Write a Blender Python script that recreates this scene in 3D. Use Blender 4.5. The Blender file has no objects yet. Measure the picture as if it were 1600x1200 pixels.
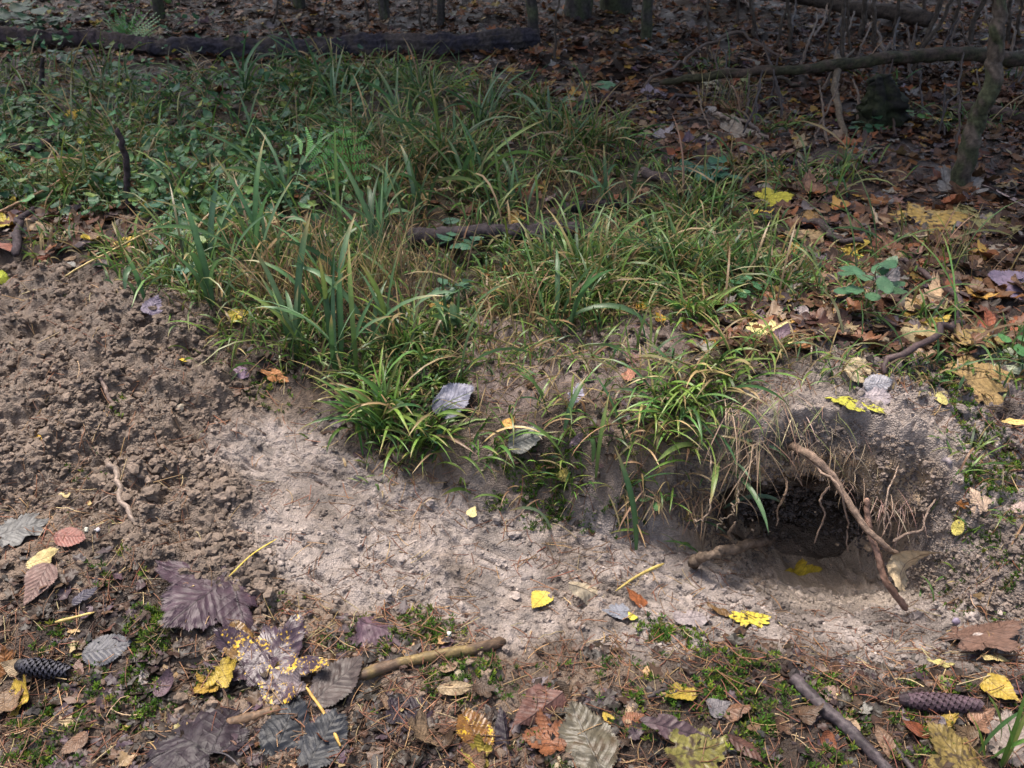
import bpy, math, random
import numpy as np
from mathutils import Vector, Matrix
D = bpy.data
SC = bpy.context.scene
COL = SC.collection
random.seed(7)
RNG = np.random.default_rng(11)
# ------------------------------------------------------------------ camera
CAM_H, PITCH, FPX = 1.05, math.radians(33.0), 1386.0
cam = D.objects.new('camera', D.cameras.new('camera'))
COL.objects.link(cam)
cam.location = (0, 0, CAM_H)
cam.rotation_euler = (math.pi / 2 - PITCH, 0, 0)
cam.data.sensor_width = 36.0
cam.data.lens = 36.0 * FPX / 1600.0
cam.data.clip_start = 0.02
cam.data.clip_end = 500
cam.data.dof.use_dof = True
cam.data.dof.focus_distance = 1.6
cam.data.dof.aperture_fstop = 11.0
SC.camera = cam
# ------------------------------------------------------------------ world and sun
SUN_EL, SUN_AZ = math.radians(67), math.radians(322)      # azimuth measured clockwise from +Y
w = D.worlds.new('World'); SC.world = w; w.use_nodes = True
nt = w.node_tree
bg = nt.nodes['Background']
sky = nt.nodes.new('ShaderNodeTexSky'); sky.sky_type = 'NISHITA'; sky.sun_disc = False
sky.sun_elevation = SUN_EL; sky.sun_rotation = SUN_AZ
sky.air_density = 1.0; sky.dust_density = 7.0; sky.ozone_density = 0.4
nt.links.new(sky.outputs[0], bg.inputs[0]); bg.inputs[1].default_value = 0.12
sd = D.lights.new('sun', 'SUN'); sd.energy = 2.5; sd.angle = math.radians(17); sd.color = (1.0, 0.93, 0.85)
so = D.objects.new('sun', sd); COL.objects.link(so)
sdir = Vector((math.sin(SUN_AZ) * math.cos(SUN_EL), math.cos(SUN_AZ) * math.cos(SUN_EL), math.sin(SUN_EL)))
so.rotation_euler = sdir.to_track_quat('Z', 'Y').to_euler(); so.location = sdir * 20
SC.view_settings.view_transform = 'Standard'
SC.view_settings.look = 'None'
SC.view_settings.exposure = 1.22
SC.view_settings.gamma = 1.0
SC.view_settings.use_curve_mapping = False
SC.cycles.max_bounces = 6
SC.cycles.diffuse_bounces = 3

# ------------------------------------------------------------------ numeric helpers
def hsh(ix, iy, seed=0):
    h = (ix.astype(np.int64) * 374761393 + iy.astype(np.int64) * 668265263 + seed * 974634777) & 0xFFFFFFFF
    h = ((h ^ (h >> 13)) * 1274126177) & 0xFFFFFFFF
    h = ((h ^ (h >> 16)) * 2246822519) & 0xFFFFFFFF
    return ((h ^ (h >> 15)) & 0xFFFFFF) / float(0xFFFFFF)
def vnoise(x, y, s=1.0, seed=0):
    x = np.asarray(x, float) / s; y = np.asarray(y, float) / s
    ix = np.floor(x); iy = np.floor(y); fx = x - ix; fy = y - iy
    fx = fx * fx * (3 - 2 * fx); fy = fy * fy * (3 - 2 * fy)
    a = hsh(ix, iy, seed); b = hsh(ix + 1, iy, seed); c = hsh(ix, iy + 1, seed); d = hsh(ix + 1, iy + 1, seed)
    return (a * (1 - fx) + b * fx) * (1 - fy) + (c * (1 - fx) + d * fx) * fy
def fbm(x, y, s=1.0, o=4, seed=0):
    t = 0; a = 0.5; n = 0
    for k in range(o):
        t = t + a * vnoise(x + 3.1 * k, y - 1.7 * k, s, seed + k); n += a; a *= 0.5; s *= 0.48
    return t / n
def worley(x, y, s, seed=0):
    x = x / s; y = y / s; ix = np.floor(x); iy = np.floor(y)
    best = np.full(x.shape, 9.0); idv = np.zeros(x.shape)
    for dx in (-1, 0, 1):
        for dy in (-1, 0, 1):
            cx = ix + dx; cy = iy + dy
            px = cx + hsh(cx, cy, seed); py = cy + hsh(cx, cy, seed + 7)
            d = (px - x) ** 2 + (py - y) ** 2
            m = d < best
            idv = np.where(m, hsh(cx, cy, seed + 13), idv); best = np.where(m, d, best)
    return np.sqrt(best), idv
def sstep(a, b, x):
    t = np.clip((x - a) / (b - a), 0, 1); return t * t * (3 - 2 * t)
FW = np.array([0, math.cos(PITCH), -math.sin(PITCH)]); UP = np.array([0, math.sin(PITCH), math.cos(PITCH)])
def ray(u, v): return FW + np.array([(u - 800) / FPX, 0, 0]) + UP * ((600 - v) / FPX)
def uvz(u, v, z):
    r = ray(u, v); t = (z - CAM_H) / r[2]; return r[0] * t, r[1] * t
def uvy(u, v, y):
    r = ray(u, v); t = y / r[1]; return Vector((r[0] * t, y, CAM_H + r[2] * t))

# ------------------------------------------------------------------ terrain: low field, bank field, edge between them
def tps_fit(pts):
    P = np.array([uvz(u, v, z) for u, v, z in pts] ); Z = np.array([p[2] for p in pts])
    n = len(P); r = np.linalg.norm(P[:, None] - P[None], axis=2)
    K = np.where(r > 0, r * r * np.log(r + 1e-9), 0) + np.eye(n) * 0.0012
    A = np.zeros((n + 3, n + 3)); A[:n, :n] = K; A[:n, n] = 1; A[:n, n + 1:] = P; A[n, :n] = 1; A[n + 1:, :n] = P.T
    c = np.linalg.solve(A, np.concatenate([Z, [0, 0, 0]])); return P, c
def tps_eval(f, x, y):
    P, c = f; n = len(P); o = c[n] + c[n + 1] * x + c[n + 2] * y
    for k in range(n):
        r2 = (x - P[k, 0]) ** 2 + (y - P[k, 1]) ** 2 + 1e-12
        o = o + c[k] * 0.5 * r2 * np.log(r2)
    return o
LOWP = [(-300,1250,0),(0,1200,0),(400,1200,0),(800,1200,0),(1200,1200,0),(1600,1200,0.02),(1900,1250,0.02),
 (0,1080,.0),(400,1080,.01),(800,1080,.01),(1200,1080,.01),(1600,1080,.03),
 (0,980,.03),(300,980,.03),(600,980,.01),(900,980,-.01),(1100,980,-.03),(1300,985,-.055),(1450,985,-.03),(1600,980,.02),
 (0,900,.05),(200,900,.05),(500,900,.01),(800,900,-.03),(1000,900,-.05),(1120,880,-.08),(1230,955,-.085),(1320,955,-.09),(1420,955,-.085),(1205,885,-.165),(1290,900,-.195),(1390,905,-.18),
 (0,800,.07),(250,800,.06),(500,800,.015),(750,800,-.01),(950,840,-.04),(1150,800,-.14),(1350,800,-.20),
 (-200,700,.07),(0,700,.09),(250,700,.08),(420,700,.035),(640,700,.02),(900,700,-.03),(1300,700,-.17),
 (-200,560,.08),(0,550,.12),(180,530,.14),(400,560,.09),(700,550,.05),(1200,600,-.08),
 (0,430,.10),(500,400,.08),(1000,400,.08),(1600,400,.08),(0,200,.08),(800,200,.08),(1600,200,.08),(800,60,.08),(0,60,.08),(1600,60,.08)]
BANKP = [(0,700,.09),(200,640,.1),(400,640,.06),(480,660,.05),(640,690,.06),(750,720,.065),(900,740,.075),(1050,740,.10),(1150,720,.14),
 (1250,640,.175),(1400,700,.15),(1500,780,.10),(1580,850,.075),(1700,900,.06),(1550,920,.05),(1620,1000,.035),(1700,1100,.03),(1900,1200,.02),
 (0,550,.12),(180,530,.14),(400,540,.11),(700,600,.11),(900,620,.125),(1080,600,.16),(1250,560,.18),(1400,560,.175),(1600,600,.15),(1800,700,.12),
 (0,430,.1),(250,430,.12),(500,430,.14),(900,430,.15),(1300,430,.17),(1600,430,.16),
 (0,320,.08),(500,320,.12),(1000,320,.13),(1600,320,.13),(0,200,.08),(800,200,.10),(1600,200,.11),(0,60,.09),(800,60,.1),(1600,60,.1),(800,0,.1),(-300,200,.1),(1900,200,.1)]
fL = tps_fit(LOWP); fB = tps_fit(BANKP)
E = [(-100,430,.11,.3),(300,560,.10,.25),(430,625,.06,.14),(560,675,.045,.12),(640,700,.04,.09),(800,745,.03,.09),(960,765,.03,.10),(1080,765,.03,.09)]
EW = [uvz(u, v, z) + (wd,) for u, v, z, wd in E]
EW += [(.40,1.225,.06),(.57,1.245,.05),(.70,1.20,.06),(.755,1.10,.08),(.78,.99,.10),(.88,.90,.12),(1.15,.82,.14),(3,.6,.3)]
def edge_d(x, y):
    best = np.full(x.shape, 1e9); sg = np.ones(x.shape); wd = np.ones(x.shape)
    for (ax, ay, aw), (bx, by, bw) in zip(EW[:-1], EW[1:]):
        dx, dy = bx - ax, by - ay; L2 = dx * dx + dy * dy
        t = np.clip(((x - ax) * dx + (y - ay) * dy) / L2, 0, 1)
        ex = x - ax - t * dx; ey = y - ay - t * dy; d = ex * ex + ey * ey
        m = d < best
        best = np.where(m, d, best); sg = np.where(m, np.sign(dx * ey - dy * ex), sg); wd = np.where(m, aw + (bw - aw) * t, wd)
    return np.sqrt(best) * sg, wd
def pmask(poly, x, y, soft=.05, z=.08):
    """soft inside-mask of a polygon given on the photo, laid out on the ground plane"""
    P = [uvz(q[0], q[1], q[2] if len(q) > 2 else z) for q in poly]; n = len(P)
    best = np.full(x.shape, 1e9); ins = np.zeros(x.shape, bool)
    for k in range(n):
        ax, ay = P[k]; bx, by = P[(k + 1) % n]; dx, dy = bx - ax, by - ay
        t = np.clip(((x - ax) * dx + (y - ay) * dy) / (dx * dx + dy * dy), 0, 1)
        best = np.minimum(best, (x - ax - t * dx) ** 2 + (y - ay - t * dy) ** 2)
        c = ((ay > y) != (by > y)) & (x < (bx - ax) * (y - ay) / ((by - ay) if abs(by - ay) > 1e-9 else 1e-9) + ax)
        ins ^= c
    d = np.sqrt(best) * np.where(ins, 1, -1)
    return sstep(-soft, soft, d + (fbm(x, y, soft * 1.6, 3, 91) - .5) * soft * 2.4)
POLY = dict(
 spoil=[(-400,400),(130,415),(330,520),(400,620),(330,690),(470,900),(430,950),(200,870),(80,770),(-400,780)],
 trench=[(330,690,.05),(400,650,.05),(500,670,.03),(600,735,.02),(800,772,0),(1000,800,-.03),(1150,820,-.07),(1200,860,-.09),(1420,880,-.09),(1490,870,.0),(1540,900,.05),(1700,820,.08),(1700,1060,.03),(1450,1060,.0),(1200,1010,-.02),(950,1010,-.01),(700,965,.01),(450,935,.03),(330,820,.05)],
 grass=[(-700,110),(640,100),(860,190),(1000,260),(1190,390),(1170,500),(1000,500),(900,540),(760,560),(640,640),(560,600),(380,560),(220,470),(190,330),(-700,300)],
 rbank=[(1230,500),(1500,560),(1750,600),(1750,860),(1500,900),(1400,780),(1280,640)],
 bare=[(700,530),(900,560),(1070,520),(1090,600),(1000,650),(900,640),(800,680),(740,620)],
 path=[(1000,170),(1300,170),(1500,260),(1400,330),(1200,300),(1000,240)])

HX, HZ, HA, HB = .578, -.098, .176, .104         # mouth of the burrow: centre and half sizes
SK = .26
def hole_e(x, z):
    X = (x - HX) / HA; Z = (z - HZ + SK * (x - HX)) / HB
    return np.sqrt(X * X + Z * Z)

rows = [-4.0, -3, -2, -1.2, -.6, -.2, 0.05, .2, .3]
y = .36
while y < 60:
    rows.append(y)
    if y < 1.1: dy = .0021
    elif y < 1.17: dy = .0016
    elif y < 1.31: dy = .0005
    elif y < 1.37: dy = .0013
    elif y < 9: dy = .0017 * y * y
    else: dy = .15 * y
    y += dy
rows = np.array(rows)
sc_ = np.linspace(-1.35, 1.35, 1150)
ext = 1.35 + np.array([.03, .08, .16, .3, .5, .8, 1.3, 2, 3.2, 5, 8, 12])
cols = np.concatenate([-ext[::-1], sc_, ext])
def halfw(y): return .45 + .62 * np.maximum(y, 0)
YY, SS = np.meshgrid(rows, cols, indexing='ij')
XX = SS * halfw(YY)
xx = XX.ravel(); yy = YY.ravel()
wx = xx + (fbm(xx, yy, .05, 3, 21) - .5) * .03; wy = yy + (fbm(xx, yy, .05, 3, 22) - .5) * .03
ed, ewd = edge_d(wx, wy)
S = sstep(-.5, .5, ed / ewd)
far = sstep(4.5, 7, yy) ; side = sstep(2.2, 4, np.abs(xx)) ; near = sstep(.45, 0, yy)
lo = tps_eval(fL, np.clip(xx, -3, 3), np.clip(yy, .5, 6)); bk = tps_eval(fB, np.clip(xx, -3, 3), np.clip(yy, .5, 6))
base = lo + (bk - lo) * S
base = base * (1 - np.maximum(far, side)) + .1 * np.maximum(far, side)
base += (fbm(xx, yy, .5, 3, 5) - .5) * .10 * sstep(1.7, 3.0, yy) + (fbm(xx, yy, 9, 2, 6) - .5) * 1.2 * sstep(8, 20, yy)
M = {k: pmask(p, xx, yy, {'spoil': .05, 'trench': .045, 'grass': .07, 'rbank': .08, 'path': .2, 'bare': .05}[k]) for k, p in POLY.items()}
M['trench'] = M['trench'] * (1 - .9 * S * sstep(1.3, .9, xx / np.maximum(yy, .3)))
m_sp = M['spoil']; m_tr = np.clip(M['trench'] * (1 - m_sp), 0, 1); m_gr = M['grass']; m_rb = M['rbank']
fade = sstep(4.0, 2.0, yy)
def dome(s, seed, keep):
    f, i = worley(wx + (vnoise(xx, yy, s * .45, seed + 1) - .5) * s * .55, wy + (vnoise(xx, yy, s * .45, seed + 2) - .5) * s * .55, s, seed)
    return np.clip(1 - (f / .72) ** 2, 0, 1) * np.where(i > keep, .35 + .65 * i, .12)
d1, d2, d3 = dome(.034, 31, .35), dome(.015, 41, .3), dome(.0075, 51, .2)
gn = fbm(xx, yy, .012, 3, 61)
patch = sstep(.42, .60, fbm(xx, yy, .11, 3, 71) + .10 * sstep(.25, -.1, xx) - .08 * sstep(-.1, .3, xx))
fine = fbm(xx, yy, .0065, 2, 62); mid = fbm(xx, yy, .022, 4, 63); rid = 1 - np.abs(fbm(wx, wy, .028, 3, 64) - .5) * 5
disp = m_sp * (d1 * .006 + d2 * .0065 + d3 * .0045 + (fine - .5) * .008 + (mid - .5) * .026 - np.clip(rid, 0, 1) * .006 + (fbm(xx, yy, .12, 3, 8) - .5) * .055 + np.clip(fbm(wx, wy, .06, 3, 18) - .45, -.2, .15) * .10)
disp += m_tr * (d3 * (.0006 + .002 * patch) + d2 * .0035 * patch + (fine - .5) * (.001 + .006 * patch) + (mid - .5) * (.006 + .02 * patch) + (fbm(xx, yy, .07, 4, 9) - .5) * .018 - np.clip(rid, 0, 1) * .004 * patch)
oth = np.clip(1 - m_sp - m_tr, 0, 1)
disp += oth * ((fbm(xx, yy, .10, 4, 10) - .5) * .035 + d2 * .004 + d3 * .003 + (mid - .5) * .014 + (fine - .5) * .005)
disp += (gn - .5) * .004 + m_rb * ((mid - .5) * .022 + d2 * .005 + (fine - .5) * .006)
# scrape marks running along the run down to the burrow
ang = math.radians(-28); al = xx * math.cos(ang) + yy * math.sin(ang); ac = -xx * math.sin(ang) + yy * math.cos(ang)
disp += -m_tr * np.clip(fbm(al * .16, ac, .011, 2, 77) - .60, 0, 1) * .045
slope_b = sstep(.0, .5, 1 - np.abs(ed / ewd)) * sstep(.2, .45, xx) * sstep(1.4, 1.0, xx)
steep = S * (1 - S) * 4 * sstep(.11, .07, ewd)
disp *= 1 - .85 * steep
disp += (1 - .8 * steep) * slope_b * (d2 * .004 + (fbm(xx, yy, .03, 3, 12) - .5) * .012)
zz = base + disp * fade + (1 - fade) * (fbm(xx, yy, .16, 3, 15) - .5) * .06
ZG = zz.reshape(YY.shape)                        # lookup grid for placing things
def H(x, y):
    x = np.asarray(x, float); y = np.asarray(y, float)
    r = np.clip(np.interp(y, rows, np.arange(len(rows))), 0, len(rows) - 1.001)
    c = np.clip(np.interp(x / halfw(y), cols, np.arange(len(cols))), 0, len(cols) - 1.001)
    i = r.astype(int); j = c.astype(int); a = r - i; b = c - j
    return (ZG[i, j] * (1 - b) + ZG[i, j + 1] * b) * (1 - a) + (ZG[i + 1, j] * (1 - b) + ZG[i + 1, j + 1] * b) * a
TT = np.concatenate([np.linspace(.8, 3, 1500), np.linspace(3.003, 14, 2500)])
def at(u, v, lift=0.0):
    r = ray(u, v); P = r[None] * TT[:, None]
    z = CAM_H + P[:, 2]; g = H(P[:, 0], P[:, 1]); k = int(np.argmax(z < g))
    if not (z < g).any(): k = len(TT) - 1
    return Vector((P[k, 0], P[k, 1], float(g[k]) + lift))
def pxm(p):
    """photo pixels per metre at a point"""
    d = p[1] * math.cos(PITCH) + (CAM_H - p[2]) * math.sin(PITCH); return FPX / d
def normal(x, y, e=.02):
    n = Vector((float(H(x - e, y) - H(x + e, y)), float(H(x, y - e) - H(x, y + e)), 2 * e)); return n.normalized()

# ------------------------------------------------------------------ materials
def mat(name, rough=.8, spec=.3, build=None):
    m = D.materials.new(name); m.use_nodes = True; t = m.node_tree; b = t.nodes['Principled BSDF']
    b.inputs['Roughness'].default_value = rough; b.inputs['Specular IOR Level'].default_value = spec
    if build: build(t, b)
    return m
def N(t, ty, **kw):
    n = t.nodes.new(ty)
    for k, v in kw.items():
        if k in n.inputs: n.inputs[k].default_value = v
        else: setattr(n, k, v)
    return n
def noise_mult(t, src, scale, lo, hi, detail=6, coord='Object'):
    tc = N(t, 'ShaderNodeTexCoord'); nz = N(t, 'ShaderNodeTexNoise'); nz.inputs['Scale'].default_value = scale; nz.inputs['Detail'].default_value = detail
    nz.inputs['Roughness'].default_value = .7
    t.links.new(tc.outputs[coord], nz.inputs['Vector'])
    mr = N(t, 'ShaderNodeMapRange'); t.links.new(nz.outputs[0], mr.inputs[0])
    mr.inputs[1].default_value = .3; mr.inputs[2].default_value = .7; mr.inputs[3].default_value = lo; mr.inputs[4].default_value = hi
    mx = N(t, 'ShaderNodeMix', data_type='RGBA', blend_type='MULTIPLY'); mx.inputs[0].default_value = 1
    t.links.new(src, mx.inputs[6]); t.links.new(mr.outputs[0], mx.inputs[7]); return mx.outputs[2], nz
def b_ground(t, b):
    a = N(t, 'ShaderNodeVertexColor', layer_name='col')
    c, nz = noise_mult(t, a.outputs[0], 190, .72, 1.28)
    c2, nz2 = noise_mult(t, c, 31, .78, 1.22)
    t.links.new(c2, b.inputs['Base Color'])
    tcv = N(t, 'ShaderNodeTexCoord'); vo = N(t, 'ShaderNodeTexVoronoi', Scale=330.0); t.links.new(tcv.outputs['Object'], vo.inputs['Vector'])
    sb = N(t, 'ShaderNodeMath', operation='SUBTRACT'); t.links.new(nz.outputs[0], sb.inputs[0]); t.links.new(vo.outputs[0], sb.inputs[1])
    bp = N(t, 'ShaderNodeBump', Strength=.8, Distance=.0026); t.links.new(sb.outputs[0], bp.inputs['Height'])
    t.links.new(bp.outputs[0], b.inputs['Normal'])
    tc = N(t, 'ShaderNodeTexCoord'); rn = N(t, 'ShaderNodeTexNoise', Scale=14.0); t.links.new(tc.outputs['Object'], rn.inputs['Vector'])
    mr = N(t, 'ShaderNodeMapRange'); t.links.new(rn.outputs[0], mr.inputs[0]); mr.inputs[1].default_value = .35; mr.inputs[2].default_value = .65
    mr.inputs[3].default_value = .34; mr.inputs[4].default_value = .72; t.links.new(mr.outputs[0], b.inputs['Roughness'])
M_GROUND = mat('soil', .8, .35, b_ground)
def b_vcol(scale, lo, hi, trans=0.0, bump=0.0):
    def f(t, b):
        a = N(t, 'ShaderNodeVertexColor', layer_name='col'); o = N(t, 'ShaderNodeObjectInfo')
        mx = N(t, 'ShaderNodeMix', data_type='RGBA', blend_type='MULTIPLY'); mx.inputs[0].default_value = 1
        t.links.new(a.outputs[0], mx.inputs[6]); t.links.new(o.outputs['Color'], mx.inputs[7])
        c, nz = noise_mult(t, mx.outputs[2], scale, lo, hi)
        t.links.new(c, b.inputs['Base Color'])
        if bump:
            bp = N(t, 'ShaderNodeBump', Strength=.6, Distance=bump); t.links.new(nz.outputs[0], bp.inputs['Height']); t.links.new(bp.outputs[0], b.inputs['Normal'])
        if trans:
            out = t.nodes['Material Output']; tr = N(t, 'ShaderNodeBsdfTranslucent'); ms = N(t, 'ShaderNodeMixShader'); ms.inputs[0].default_value = trans
            t.links.new(c, tr.inputs[0]); t.links.new(b.outputs[0], ms.inputs[1]); t.links.new(tr.outputs[0], ms.inputs[2]); t.links.new(ms.outputs[0], out.inputs[0])
    return f
M_GRASS = mat('grass_blade', .42, .45, b_vcol(60, .8, 1.2, .25))
M_LEAF = mat('dead_leaf', .5, .4, b_vcol(45, .6, 1.35, .12, .0015))
M_GREEN = mat('green_leaf', .45, .45, b_vcol(70, .75, 1.25, .2, .001))
M_BARK = mat('bark', .75, .3, b_vcol(70, .35, 1.6, 0, .01))
M_WOOD = mat('twig', .6, .4, b_vcol(160, .6, 1.4, 0, .0015))
M_MOSS = mat('moss', .7, .25, b_vcol(40, .7, 1.3, .2))
M_ROOT = mat('root_bark', .7, .3, b_vcol(95, .4, 1.5, 0, .006))
M_CRUMB = mat('crumb', .8, .3, b_vcol(260, .65, 1.35, 0, .002))
M_NEEDLE = mat('needle', .55, .35, b_vcol(20, .8, 1.2))
def veins(t, col, maple, dark=True):
    at_ = N(t, 'ShaderNodeAttribute', attribute_name='lp'); sp = N(t, 'ShaderNodeSeparateXYZ'); t.links.new(at_.outputs['Vector'], sp.inputs[0])
    nz = N(t, 'ShaderNodeTexNoise', Scale=4.0, Detail=4.0); t.links.new(at_.outputs['Vector'], nz.inputs['Vector'])
    def mth(op, a, b=None, c=None):
        n = N(t, 'ShaderNodeMath', operation=op)
        for i, q in enumerate((a, b, c)):
            if q is None: continue
            if isinstance(q, (int, float)): n.inputs[i].default_value = q
            else: t.links.new(q, n.inputs[i])
        return n.outputs[0]
    wob = mth('MULTIPLY', mth('SUBTRACT', nz.outputs[0], .5), .17)
    x = mth('ABSOLUTE', mth('ADD', sp.outputs[0], mth('MULTIPLY', wob, .35))); y = mth('ADD', sp.outputs[1], wob)
    if maple:
        def tt(dx, dy): return mth('ABSOLUTE', mth('SUBTRACT', mth('MULTIPLY', x, dy), mth('MULTIPLY', y, dx)))
        t0 = x; t1 = tt(.86, .51); t2 = tt(.985, -.17)
        tm = mth('MINIMUM', t0, mth('MINIMUM', t1, t2)); s = mth('SQRT', mth('ADD', mth('MULTIPLY', x, x), mth('MULTIPLY', y, y)))
    else:
        tm = x; s = y
    mr = N(t, 'ShaderNodeMapRange'); t.links.new(tm, mr.inputs[0]); mr.inputs[1].default_value = .004; mr.inputs[2].default_value = .017; mr.inputs[3].default_value = 1; mr.inputs[4].default_value = 0
    pp = mth('PINGPONG', mth('MULTIPLY', mth('SUBTRACT', s, mth('MULTIPLY', tm, .85)), 9.0), .5)
    m2 = N(t, 'ShaderNodeMapRange'); t.links.new(pp, m2.inputs[0]); m2.inputs[1].default_value = .02; m2.inputs[2].default_value = .11; m2.inputs[3].default_value = .32; m2.inputs[4].default_value = 0
    v = mth('MAXIMUM', mr.outputs[0], m2.outputs[0])
    mx = N(t, 'ShaderNodeMix', data_type='RGBA', blend_type='MULTIPLY'); t.links.new(v, mx.inputs[0]); t.links.new(col, mx.inputs[6]); mx.inputs[7].default_value = (.42, .40, .42, 1) if dark else (1.7, 1.6, 1.2, 1)
    return mx.outputs[2], v, pp
def b_leaf(maple, spot=None, thr=1.0):
    def f(t, b):
        b_vcol(7, .55, 1.45, 0, .0)(t, b)
        src = b.inputs['Base Color'].links[0].from_socket
        src, v, pp = veins(t, src, maple)
        tc = N(t, 'ShaderNodeTexCoord'); nz = N(t, 'ShaderNodeTexNoise', Scale=5.0, Detail=3.0); nz2 = N(t, 'ShaderNodeTexNoise', Scale=28.0 if spot and spot[0] > .3 else 9.0, Detail=2.0)
        t.links.new(tc.outputs['Object'], nz.inputs['Vector']); t.links.new(tc.outputs['Object'], nz2.inputs['Vector'])
        if spot:
            ad = N(t, 'ShaderNodeMath', operation='ADD'); t.links.new(nz.outputs[0], ad.inputs[0]); t.links.new(nz2.outputs[0], ad.inputs[1])
            mr = N(t, 'ShaderNodeMapRange'); t.links.new(ad.outputs[0], mr.inputs[0]); mr.inputs[1].default_value = thr; mr.inputs[2].default_value = thr + .16
            mx = N(t, 'ShaderNodeMix', data_type='RGBA'); t.links.new(mr.outputs[0], mx.inputs[0]); t.links.new(src, mx.inputs[6]); mx.inputs[7].default_value = spot + (1,)
            src = mx.outputs[2]
        t.links.new(src, b.inputs['Base Color'])
        bp = N(t, 'ShaderNodeBump', Strength=.35, Distance=.002); bp.invert = True; ad2 = N(t, 'ShaderNodeMath', operation='SUBTRACT'); t.links.new(v, ad2.inputs[0]); t.links.new(pp, ad2.inputs[1])
        t.links.new(ad2.outputs[0], bp.inputs['Height']); t.links.new(bp.outputs[0], b.inputs['Normal'])
    return f
MV_LEAF = tuple(mat('veined_leaf', .52, .38, b_leaf(q)) for q in (False, True))
MV_SPOT = tuple(mat('spotted_leaf', .4, .45, b_leaf(q, (.60, .38, .03), 1.10)) for q in (False, True))
MV_BLOTCH = tuple(mat('blotched_leaf', .45, .45, b_leaf(q, (.06, .04, .02), 1.02)) for q in (False, True))

# ------------------------------------------------------------------ object helpers
def mesh_np(name, V, F, C, m, smooth=True, LP=None):
    V = np.asarray(V, np.float32); F = np.asarray(F, np.int32); k = F.shape[1]
    me = D.meshes.new(name); me.vertices.add(len(V)); me.vertices.foreach_set('co', V.ravel())
    me.loops.add(F.size); me.loops.foreach_set('vertex_index', F.ravel())
    me.polygons.add(len(F)); me.polygons.foreach_set('loop_start', np.arange(0, F.size, k, dtype=np.int32))
    me.polygons.foreach_set('use_smooth', np.full(len(F), smooth))
    me.update(calc_edges=True)
    if LP is not None:
        la = me.attributes.new('lp', 'FLOAT_VECTOR', 'POINT'); la.data.foreach_set('vector', np.asarray(LP, np.float32).ravel())
    ca = me.color_attributes.new('col', 'FLOAT_COLOR', 'POINT')
    C = np.asarray(C, np.float32)
    if C.ndim == 1: C = np.tile(C, (len(V), 1))
    ca.data.foreach_set('color', np.concatenate([C, np.ones((len(V), 1), np.float32)], 1).ravel())
    me.materials.append(m); return me
def link(name, me, parent=None, loc=None):
    o = D.objects.new(name, me); COL.objects.link(o)
    if parent: o.parent = parent
    if loc is not None: o.location = loc
    return o
def tag(o, label=None, cat=None, group=None, kind=None):
    if label: o['label'] = label
    if cat: o['category'] = cat
    if group: o['group'] = group
    if kind: o['kind'] = kind
    return o
class MB:
    """collects pieces of one mesh: quads (triangles repeat no vertex but use a 4th copy)"""
    def __init__(s): s.V = []; s.F = []; s.C = []; s.n = 0
    def add(s, V, F, C):
        V = np.asarray(V, float); C = np.asarray(C, float)
        if C.ndim == 1: C = np.tile(C, (len(V), 1))
        F = np.asarray(F, int)
        s.V.append(V); s.F.append(F + s.n); s.C.append(C); s.n += len(V); return s
    def mesh(s, name, m, origin=None, smooth=True):
        V = np.concatenate(s.V)
        if origin is not None: V = V - np.array(origin)
        k = s.F[0].shape[1]
        return mesh_np(name, V, np.concatenate(s.F), np.concatenate(s.C), m, smooth)
def grid_faces(nr, nc, wrap=False, off=0):
    i = np.arange(nr - 1)[:, None]; j = np.arange(nc if wrap else nc - 1)[None]
    j2 = (j + 1) % nc
    a = i * nc + j; b = i * nc + j2; c = (i + 1) * nc + j2; d = (i + 1) * nc + j
    return np.stack([a + 0 * j, b + 0 * i, c + 0 * i, d + 0 * j], -1).reshape(-1, 4) + off
def spline(P, n):
    P = np.array([list(p) for p in P], float)
    if len(P) == 2: t = np.linspace(0, 1, n)[:, None]; return P[0] * (1 - t) + P[1] * t
    Q = np.vstack([2 * P[0] - P[1], P, 2 * P[-1] - P[-2]]); out = []
    for tt in np.linspace(0, len(P) - 1 - 1e-6, n):
        k = int(tt); t = tt - k; a, b, c, d = Q[k:k + 4]
        out.append(.5 * (2 * b + (c - a) * t + (2 * a - 5 * b + 4 * c - d) * t * t + (3 * b - a - 3 * c + d) * t ** 3))
    return np.array(out)
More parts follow.
